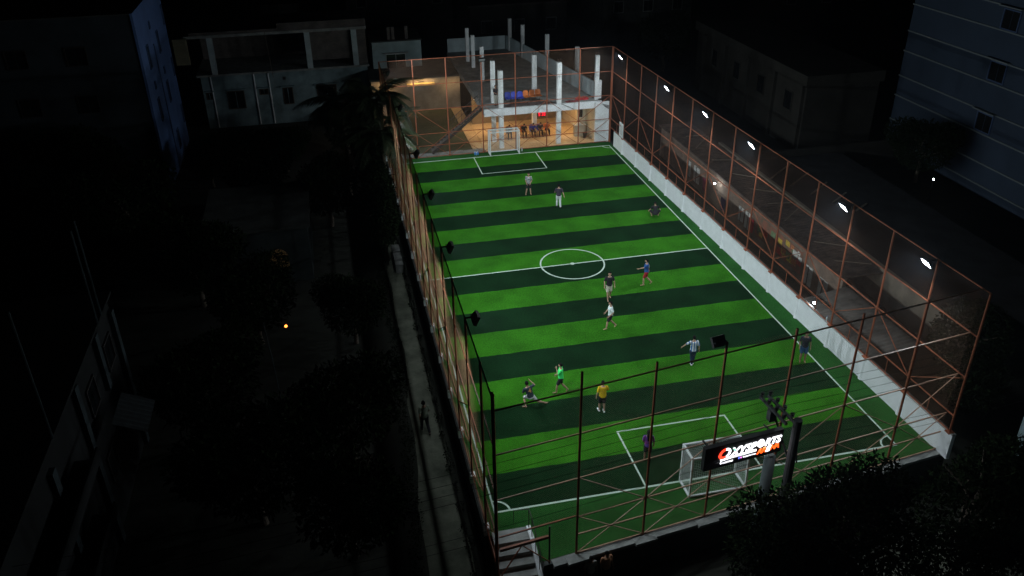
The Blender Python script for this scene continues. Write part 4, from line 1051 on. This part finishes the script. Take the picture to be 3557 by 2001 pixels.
# ------------------------------------------------------------------ sign, utility poles, wires
sg = thing("lit_sign","lit shop sign on a black box above the street","sign",(-.78,-23.78,4.84), math.atan(.127))
MB().box(-1.58,1.58,-.09,.09,-.52,.46).build("sign_box", BLACKM, sg)
MB().bar((-1.3,.1,.3),(-1.3,.55,.3),.05).build("bracket", DARKM, sg); MB().bar((1.2,.1,.3),(1.2,.55,.3),.05).build("bracket", DARKM, sg)
EWD = mat("led_white_small",(1,1,1),.4,emit=(.93,.95,1),estr=1.0); EW = mat("led_white",(1,1,1),.4,emit=(.93,.95,1),estr=2.4); ERD = mat("led_red",(1,.1,.05),.4,emit=(1,.05,.02),estr=2.2); EGR = mat("led_green",(.2,.9,.5),.4,emit=(.25,.95,.55),estr=1.4)
EOR = mat("led_orange",(1,.3,.05),.4,emit=(1,.10,.01),estr=2.0); EBL = mat("led_blue",(.1,.2,1),.4,emit=(.15,.2,1),estr=2); EPK = mat("led_pink",(.8,.2,.6),.4,emit=(.9,.3,.9),estr=1.5)
def text(s, x, z, size, m, name="lettering", shear=.28, off=.012, y=-.105, spacing=1.0, align='LEFT', ext=.012):
    cu_ = bpy.data.curves.new(name,"FONT"); cu_.body=s; cu_.size=size; cu_.shear=shear; cu_.extrude=ext; cu_.offset=off; cu_.space_character=spacing; cu_.align_x=align
    tmpo = bpy.data.objects.new("n", cu_); COL.objects.link(tmpo)
    me = bpy.data.meshes.new_from_object(tmpo.evaluated_get(bpy.context.evaluated_depsgraph_get())); COL.objects.unlink(tmpo); bpy.data.objects.remove(tmpo)
    me.materials.clear(); me.materials.append(m); o = link(name, me, sg, (x,y,z)); o.rotation_euler=(R(90),0,0); return o
# crescent O, X, Y, SPORTS
def ringseg(cx, cz, r0, r1, a0, a1, m, name, n=24, sx=1.0, y=-.11, skew=.28):
    vs=[]
    for i in range(n+1):
        a=R(a0+(a1-a0)*i/n)
        for r in (r0,r1):
            X_,Z_=r*math.cos(a)*sx, r*math.sin(a); vs.append((cx+X_+Z_*skew,y,cz+Z_))
    k=len(vs); vs+=[(a,b+.03,c) for a,b,c in vs]; fs=[(2*i,2*i+1,2*i+3,2*i+2) for i in range(n)]; fs+=[tuple(k+q for q in reversed(f)) for f in fs]
    fs+=[(2*i+1,k+2*i+1,k+2*i+3,2*i+3) for i in range(n)]+[(2*i,2*i+2,k+2*i+2,k+2*i) for i in range(n)]
    return MB().add(vs,fs).build(name, m, sg)
ringseg(-1.02,.06,.13,.23,100,300,ERD,"letter_o_red",sx=1.1)
ringseg(-1.0,.06,.14,.22,-60,100,EW,"letter_o_white",sx=1.1,y=-.112)
text("X",-.76,-.13,.50,EW,"letter_x",off=.012); text("Y",-.42,-.13,.50,EW,"letter_y",off=.014)
MB().add([(-.70,-.13,.22),(-.62,-.13,.22),(-.52,-.13,.10),(-.58,-.13,.07)],[(0,1,2,3)]).build("green_accent", EGR, sg)
text("SP",-.09,-.10,.46,EW,"letters_sp",off=.013); text("RTS",.78,-.06,.42,EW,"letters_rts",off=.013)
# football as the O
bl = MB(); vs=[(.60+.17*math.cos(R(a)),-.118,.10+.17*math.sin(R(a))) for a in range(0,360,20)]
MB().add(vs+[(x,-.09,z) for x,_,z in vs],[tuple(range(18)),tuple(range(35,17,-1))]+[(i,(i+1)%18,18+(i+1)%18,18+i) for i in range(18)]).build("football_disc", EW, sg)
for (dx,dz,r_) in ((.0,.09,.038),(-.09,-.07,.03),(.07,-.07,.036)):
    vs=[(.60+dx+r_*math.cos(R(90+72*i)),-.121,.10+dz+r_*math.sin(R(90+72*i))) for i in range(5)]; MB().add(vs,[(0,1,2,3,4)]).build("football_patch", BLACKM, sg)
MB().bar((-1.18,-.105,-.20),(.42,-.105,-.15),.03,.07).build("underline_bar", EW, sg)
text("A",.48,-.36,.30,EOR,"letter_a",off=.008); text("R",.68,-.345,.30,EOR,"letter_r",off=.008); text("E",.88,-.33,.30,EW,"letter_e",off=.02)
text("N",1.06,-.315,.30,EOR,"letter_n",off=.008); text("A",1.27,-.30,.30,EOR,"letter_a",off=.008)
text("01327767085",-1.08,-.37,.085,EWD,"phone_number",off=0,shear=.15)
ringseg(-1.15,-.335,.012,.035,0,359,EW,"phone_icon",n=12,skew=0)
text("f",-.36,-.345,.10,EBL,"letter_f",off=.003); ringseg(-.24,-.315,.015,.032,0,359,EPK,"round_icon",n=12,skew=0); text("Oxysports Arena",-.17,-.335,.085,EWD,"small_lettering",off=0,shear=.15)
for o_ in list(sg.children):
    if o_.name.split(".")[0] not in ("sign_box","bracket"):
        o_.scale = (.9,1,1.0) if o_.rotation_euler[0] == 0 else (.9,1,1)
        o_.location.x = o_.location.x*.9+.13
ld = bpy.data.lights.new("sign_glow",'AREA'); ld.shape='RECTANGLE'; ld.size=2.4; ld.size_y=.4; ld.energy=20; ld.color=(.9,.93,1)
lo=bpy.data.objects.new("sign_glow",ld); COL.objects.link(lo); lo.parent=sg; lo.location=(0,-.16,0); lo.rotation_euler=(R(-65),0,0)

up_ = thing("utility_pole","dark utility pole with twin cross arms and insulators by the sign","utility pole",(.95,-24.15,-1.5))
POLE = mat("dark_pole",(.045,.048,.05),.85,noise=.3,nscale=2)
MB().tube([(0,0,0),(0,0,7.55)],[.19,.15],12).build("pole_shaft", POLE, up_)
for dx in (-.16,.16):
    MB().bar((dx-.2,.1,7.35),(dx-.34,1.75,7.35),.09,.09).build("cross_arm", POLE, up_)
    for q in range(4):
        y = .3+q*.45; x = dx-.2-.14*(y-.1)/1.65
        iz = MB(); iz.tube([(x,y,7.4),(x,y,7.48)],.02,6); 
        for r_,z_ in ((.075,7.49),(.06,7.54),(.075,7.58)): iz.tube([(x,y,z_),(x,y,z_+.035)],r_,10)
        iz.build("insulator", BLACKM, up_)
MB().bar((0,.1,5.6),(-.3,1.3,7.3),.055).build("arm_brace", POLE, up_)
MB().box(-.45,-.2,1.0,1.25,6.75,7.2).build("fuse_box", POLE, up_); MB().tube([(-.1,-.15,6.6),(.2,.1,6.4),(.25,0,5.6)],.03,6).build("cable_loop", BLACKM, up_)
cp = thing("concrete_pillar","pale round pillar standing under the lit sign","pillar",(.5,-23.55,-1.5))
MB().tube([(0,0,0),(0,0,5.55)],[.21,.2],16).build("pillar_shaft", mat("pale_pillar",(.11,.14,.14),.8,noise=.15,nscale=2), cp, smooth=True)
MB().tube([(0,0,5.56),(0,0,5.64)],.12,10).build("pillar_cap", CONC, cp)
wires = [(-.5,.4,8.6,.25,"upper"),(.35,.4,8.7,.3,"second"),(.9,.1,8.55,.35,"third"),(-1.9,-1.4,6.5,.15,"lower"),(1.4,0,8.4,.5,"fourth"),(1.65,.6,8.5,.2,"fifth")]
for i,(oy,_,zz,sag,nm) in enumerate([(.3,0,6.12,.15,"nearest the street"),(.75,0,6.12,.2,"second from the street"),(1.2,0,6.12,.22,"third from the street"),(1.65,0,6.14,.25,"farthest out over the court"),(.12,0,5.15,.5,"low slack"),(.2,0,4.5,.45,"lowest")]):
    px,py = .75-.1*oy, -24.15+oy
    t = thing("power_line", "thin black power line running %s from the utility pole" % nm, "wire", (px,py,zz), 0, "power lines on the utility pole")
    for s,(ex,ey,ez) in ((-1,(-24,py-2.6+.2*i,zz-.3-.1*i)),(1,(24,py+2.5,zz+.4))):
        P0=Vector((0,0,0)); P1=Vector((ex-px,ey-py,ez-zz)); pp=[]
        for j in range(17):
            a=j/16; q=P0.lerp(P1,a); q.z-=sag*4*a*(1-a)*1.6; pp.append(q)
        MB().tube(pp,.009,4,False).build("wire_span", BLACKM, t)

# ------------------------------------------------------------------ vegetation
def leaf_cloud(blobs, n, ls, seed, elong=1.0, droop=.3):
    g = np.random.default_rng(seed)
    bw = np.array([b[3]*b[4]*b[5] for b in blobs])**.67; bw/=bw.sum()
    bi = g.choice(len(blobs), n, p=bw); B_=np.array(blobs)
    d = g.normal(size=(n,3)); d/=np.linalg.norm(d,axis=1)[:,None]
    r = g.random(n)**.28
    # clumping
    cl = g.normal(size=(60,3)); cl/=np.linalg.norm(cl,axis=1)[:,None]
    k = g.integers(0,60,n); mixf = g.random(n)[:,None]*.55; d = d*(1-mixf)+cl[k]*mixf; d/=np.linalg.norm(d,axis=1)[:,None]
    c = B_[bi,:3] + d*r[:,None]*B_[bi,3:6]
    c += g.normal(size=(n,3))*.05
    a = g.normal(size=(n,3)); a[:,2]-=droop; a+=d*.8; a/=np.linalg.norm(a,axis=1)[:,None]
    s = np.cross(a, g.normal(size=(n,3))); s/=np.linalg.norm(s,axis=1)[:,None]
    L = ls*(.6+.8*g.random(n))[:,None]; W_=L*.22/elong
    nrm = np.cross(a,s)
    v = np.stack([c, c+a*L*.45+s*W_+nrm*L*.06, c+a*L, c+a*L*.45-s*W_+nrm*L*.06],1).reshape(-1,3)
    me = bpy.data.meshes.new("crown"); me.vertices.add(len(v)); me.vertices.foreach_set("co", v.astype(np.float32).ravel())
    me.loops.add(4*n); me.loops.foreach_set("vertex_index", np.arange(4*n,dtype=np.int32))
    me.polygons.add(n); me.polygons.foreach_set("loop_start", np.arange(0,4*n,4,dtype=np.int32)); me.polygons.foreach_set("loop_total", np.full(n,4,dtype=np.int32))
    me.update(); me.validate(); me.materials.append(LEAF)
    return me
def trunk_mesh(h, r, seed, spread=1.5):
    q = random.Random(seed); m = MB(); p=[Vector((0,0,0))]
    for i in range(1,6): p.append(Vector((q.uniform(-.1,.1)*i,q.uniform(-.1,.1)*i,h*i/5)))
    m.tube(p,[r*(1-.12*i) for i in range(6)],10)
    for j in range(7):
        s_ = p[3+j%3]; a=q.uniform(0,6.28); e=s_+Vector((math.cos(a)*spread,math.sin(a)*spread,spread*q.uniform(.5,1.1)))
        m.tube([s_, s_.lerp(e,.5)+Vector((0,0,.15)), e],[r*.45,r*.3,r*.1],6)
    return m.mesh("trunk", BARK)
def tree(label, loc, blobs, n, ls, seed, h, r, group=None, droop=.3):
    t = thing("leafy_tree", label, "tree", loc, 0, group)
    link("crown", leaf_cloud(blobs,n,ls,seed,droop=droop), t); link("trunk", trunk_mesh(h,r,seed), t)
    return t
wb_ = [(-10.1+.06*math.sin(i*2.1), -24+i*1.05+.3*math.sin(i), -1.46, .12+.05*math.sin(i*3.3), .4, .10+.05*math.sin(i*1.7)) for i in range(34)] + [(-11.5+.05*min(0,-24+i*1.0+6)+.1*math.sin(i*1.3), -24+i*1.0, -1.44, .3, .5, .14) for i in range(34)]
tag(link("weeds", leaf_cloud(wb_, 9000, .10, 77)), kind="stuff")
G1 = "trees along the street"
tree("big dense mango tree below and right of the lit sign", (2.2,-26.2,-1.5), [(-3.2,.3,4.9,1.0,1.1,1.1),(-2.9,.3,3.4,1.2,1.2,1.2),(-1.7,.5,3.0,1.3,1.4,1.6),(-1.6,-.9,4.1,1.3,1.2,1.2),(-.1,-.2,4.8,2.1,2.0,1.5),(-1.7,.4,4.7,1.2,1.2,1.1),(-.3,.2,5.6,1.3,1.2,.9),(1.2,.5,5.6,1.2,1.1,.9),(-1.9,-.3,3.6,1.1,1.2,1.3),(.9,-.9,3.7,1.6,1.4,1.4),(-1.0,-1.1,2.9,1.2,1.1,1.1)], 20000, .19, 11, 4.2, .2, G1)
tree("dark tree filling the lower right beside the concrete ledge", (7.6,-26.0,-1.5), [(0,0,3.6,2.4,1.9,1.9),(1.8,.8,4.6,1.5,1.3,1.2),(-1.6,-1.3,2.6,1.8,1.6,1.5),(.2,-1.9,2.2,2.0,1.6,1.6),(2.1,1.6,3.4,1.4,1.3,1.5)], 15000, .19, 12, 3.6, .2, G1)
tree("dark leafy tree at the bottom right corner before the pale blue house", (10.3,-24.3,-1.5), [(0,0,3.1,1.5,1.5,1.8),(.9,-.3,3.3,.9,1.1,1.0),(-.4,-1.7,2.2,1.6,1.3,1.5),(.8,-1.6,2.0,1.0,1.4,1.5)], 10000, .19, 13, 3.0, .17, G1)
tree("faint tree outside the nearest right fence corner", (14.6,-16.6,-1.5), [(0,0,4.2,1.7,1.8,1.9),(.8,1.2,3.2,1.6,1.6,1.7),(-.6,-1.4,2.8,1.5,1.4,1.6)], 8000, .18, 14, 3.4, .16, G1)
# left side trees: one prototype per kind, copied
protoA = tree("round dark tree in the dark garden, beside the lane and below the orange bulb", (-14.3,-13.5,-1.5), [(0,0,3.1,2.3,2.2,1.9),(1.2,.6,4.0,1.4,1.3,1.1),(-1.3,-.8,3.9,1.5,1.4,1.1)], 7000, .24, 21, 3.0, .16, "garden trees left of the lane")
spotsL = [(-18.2,-16.8,1.1,"round dark tree halfway between the lane and the apartments"),(-14.6,-19.5,.95,"round dark tree at the bottom of the picture left of the lane"),(-20.6,-10.6,1.05,"round dark tree before the pale blue pillars"),
          (-13.6,-3.6,.8,"small round tree left of the lane, right of the orange bulb"),(-18.8,-2.4,1.0,"round dark tree above the leaning pole"),(-22.4,2.8,1.1,"round dark tree left of the arched grille"),
          (-14.4,12.6,1.0,"round dark tree below the palm"),(-19.6,17.4,1.2,"round dark tree behind the lane house"),(-23.4,22.5,.8,"round dark tree at the foot of the narrow blue tower"),
          (-17.6,24.6,.75,"round dark tree under the drain pipes"),(-12.4,26.8,.8,"round dark tree left of the shed"),(-27.5,10.5,1.3,"round dark tree at the far left before the blue tower"),(-31,18,1.3,"round dark tree at the far left edge"),
          (24,46,1.3,"round dark tree far behind the dim beige house"),(31,9.6,1.0,"round dark tree at the foot of the slate tower")]
for i,(x,y,s_,lb) in enumerate(spotsL):
    c_ = dup(protoA,(x,y,-1.5),i*1.7,lb, "garden trees left of the lane" if x<0 else "trees on the dark lot"); c_.scale=(s_,s_,s_)
protoB = tree("tree pressed against the lane fence just below the palm fronds", (-10.9,6.4,-1.5), [(0,0,3.2,.95,2.1,1.7),(-.3,1.6,4.2,1.0,1.5,1.3),(-.2,-1.6,3.1,.8,1.2,1.2)], 8000, .2, 31, 3.0, .12, "trees against the lane fence")
dup(protoB,(-10.8,11.0,-1.5),.1,"tree against the lane fence directly under the palm")
dup(protoB,(-11.0,15.6,-1.5),.05,"tree against the lane fence near its far corner")

def frond_mesh(L, seed, nl=46):
    q = random.Random(seed); m = MB(); pts=[]
    for i in range(13):
        a=i/12; pts.append(Vector((L*a*(1-.12*a), 0, L*(.42*a-.78*a*a))))
    m.tube(pts,[.035*(1-.8*i/12) for i in range(13)],5)
    for i in range(nl):
        a=.12+.86*i/(nl-1); f=a*12; j=min(11,int(f)); p=pts[j].lerp(pts[j+1],f-j); d=(pts[j+1]-pts[j]).normalized()
        ll=L*.26*math.sin(math.pi*min(1,a*.9+.12))**.6
        for s in (-1,1):
            dirv=(d*.55+Vector((0,s*.75,-.25-.25*q.random()))).normalized(); tip=p+dirv*ll*q.uniform(.85,1.1)+Vector((0,0,-.16*ll))
            w_=d*.024
            m.add([p-w_,p+w_,p+dirv*ll*.55+w_,tip,p+dirv*ll*.55-w_],[(0,1,2,3,4)])
    return m.mesh("frond", PALML)
FM = [frond_mesh(3.9,1),frond_mesh(3.4,2),frond_mesh(3.0,3)]
def palm(label, loc, h, n, rot0=0):
    t = thing("palm_tree", label, "palm tree", loc, 0, "coconut palms by the lane fence")
    MB().tube([(0,0,0),(.15,.1,h*.3),(.1,.25,h*.65),(0,.2,h)],[.2,.16,.13,.12],10).build("trunk", BARK, t)
    for i in range(n):
        o = link("frond", FM[i%3], t, (0,.2,h)); o.rotation_euler=(R(rng.uniform(-8,8)), R(-38+rng.uniform(-6,6)+62*(i/n)), rot0+i*2.399)
    nt_ = MB()
    for i in range(6): nt_.ball((.2*math.cos(i),.2+.2*math.sin(i),h-.18),.1,8,6)
    nt_.build("coconuts", mat("coconut_husk",(.12,.11,.05),.7), t)
    return t
palm("tall coconut palm beside the far end of the lane fence", (-10.3,14.5,-1.5), 8.4, 22)
palm("second coconut palm, lower and left of the tall one", (-12.8,17.5,-1.5), 7.4, 18, 1.1)
palm("low coconut palm against the lane fence, in front of the others", (-10.35,12.2,-1.5), 6.6, 18, .5)

# ------------------------------------------------------------------ added haze for the lamp halos
HAZE = 0.0004  # thin volume added to give the lamps a bloom-like halo
if HAZE > 0:
    hm_ = bpy.data.materials.new("lamp_halo_haze"); hm_.use_nodes = True
    n = hm_.node_tree.nodes; n.clear(); om = n.new("ShaderNodeOutputMaterial"); pv_ = n.new("ShaderNodeVolumePrincipled")
    pv_.inputs["Color"].default_value = (.75,.85,1,1); pv_.inputs["Density"].default_value = HAZE; pv_.inputs["Anisotropy"].default_value = .78
    hm_.node_tree.links.new(pv_.outputs[0], om.inputs["Volume"])
    tag(B("haze", hm_, -165, 205, -125, 265, -3.5, 28.5), kind="stuff")
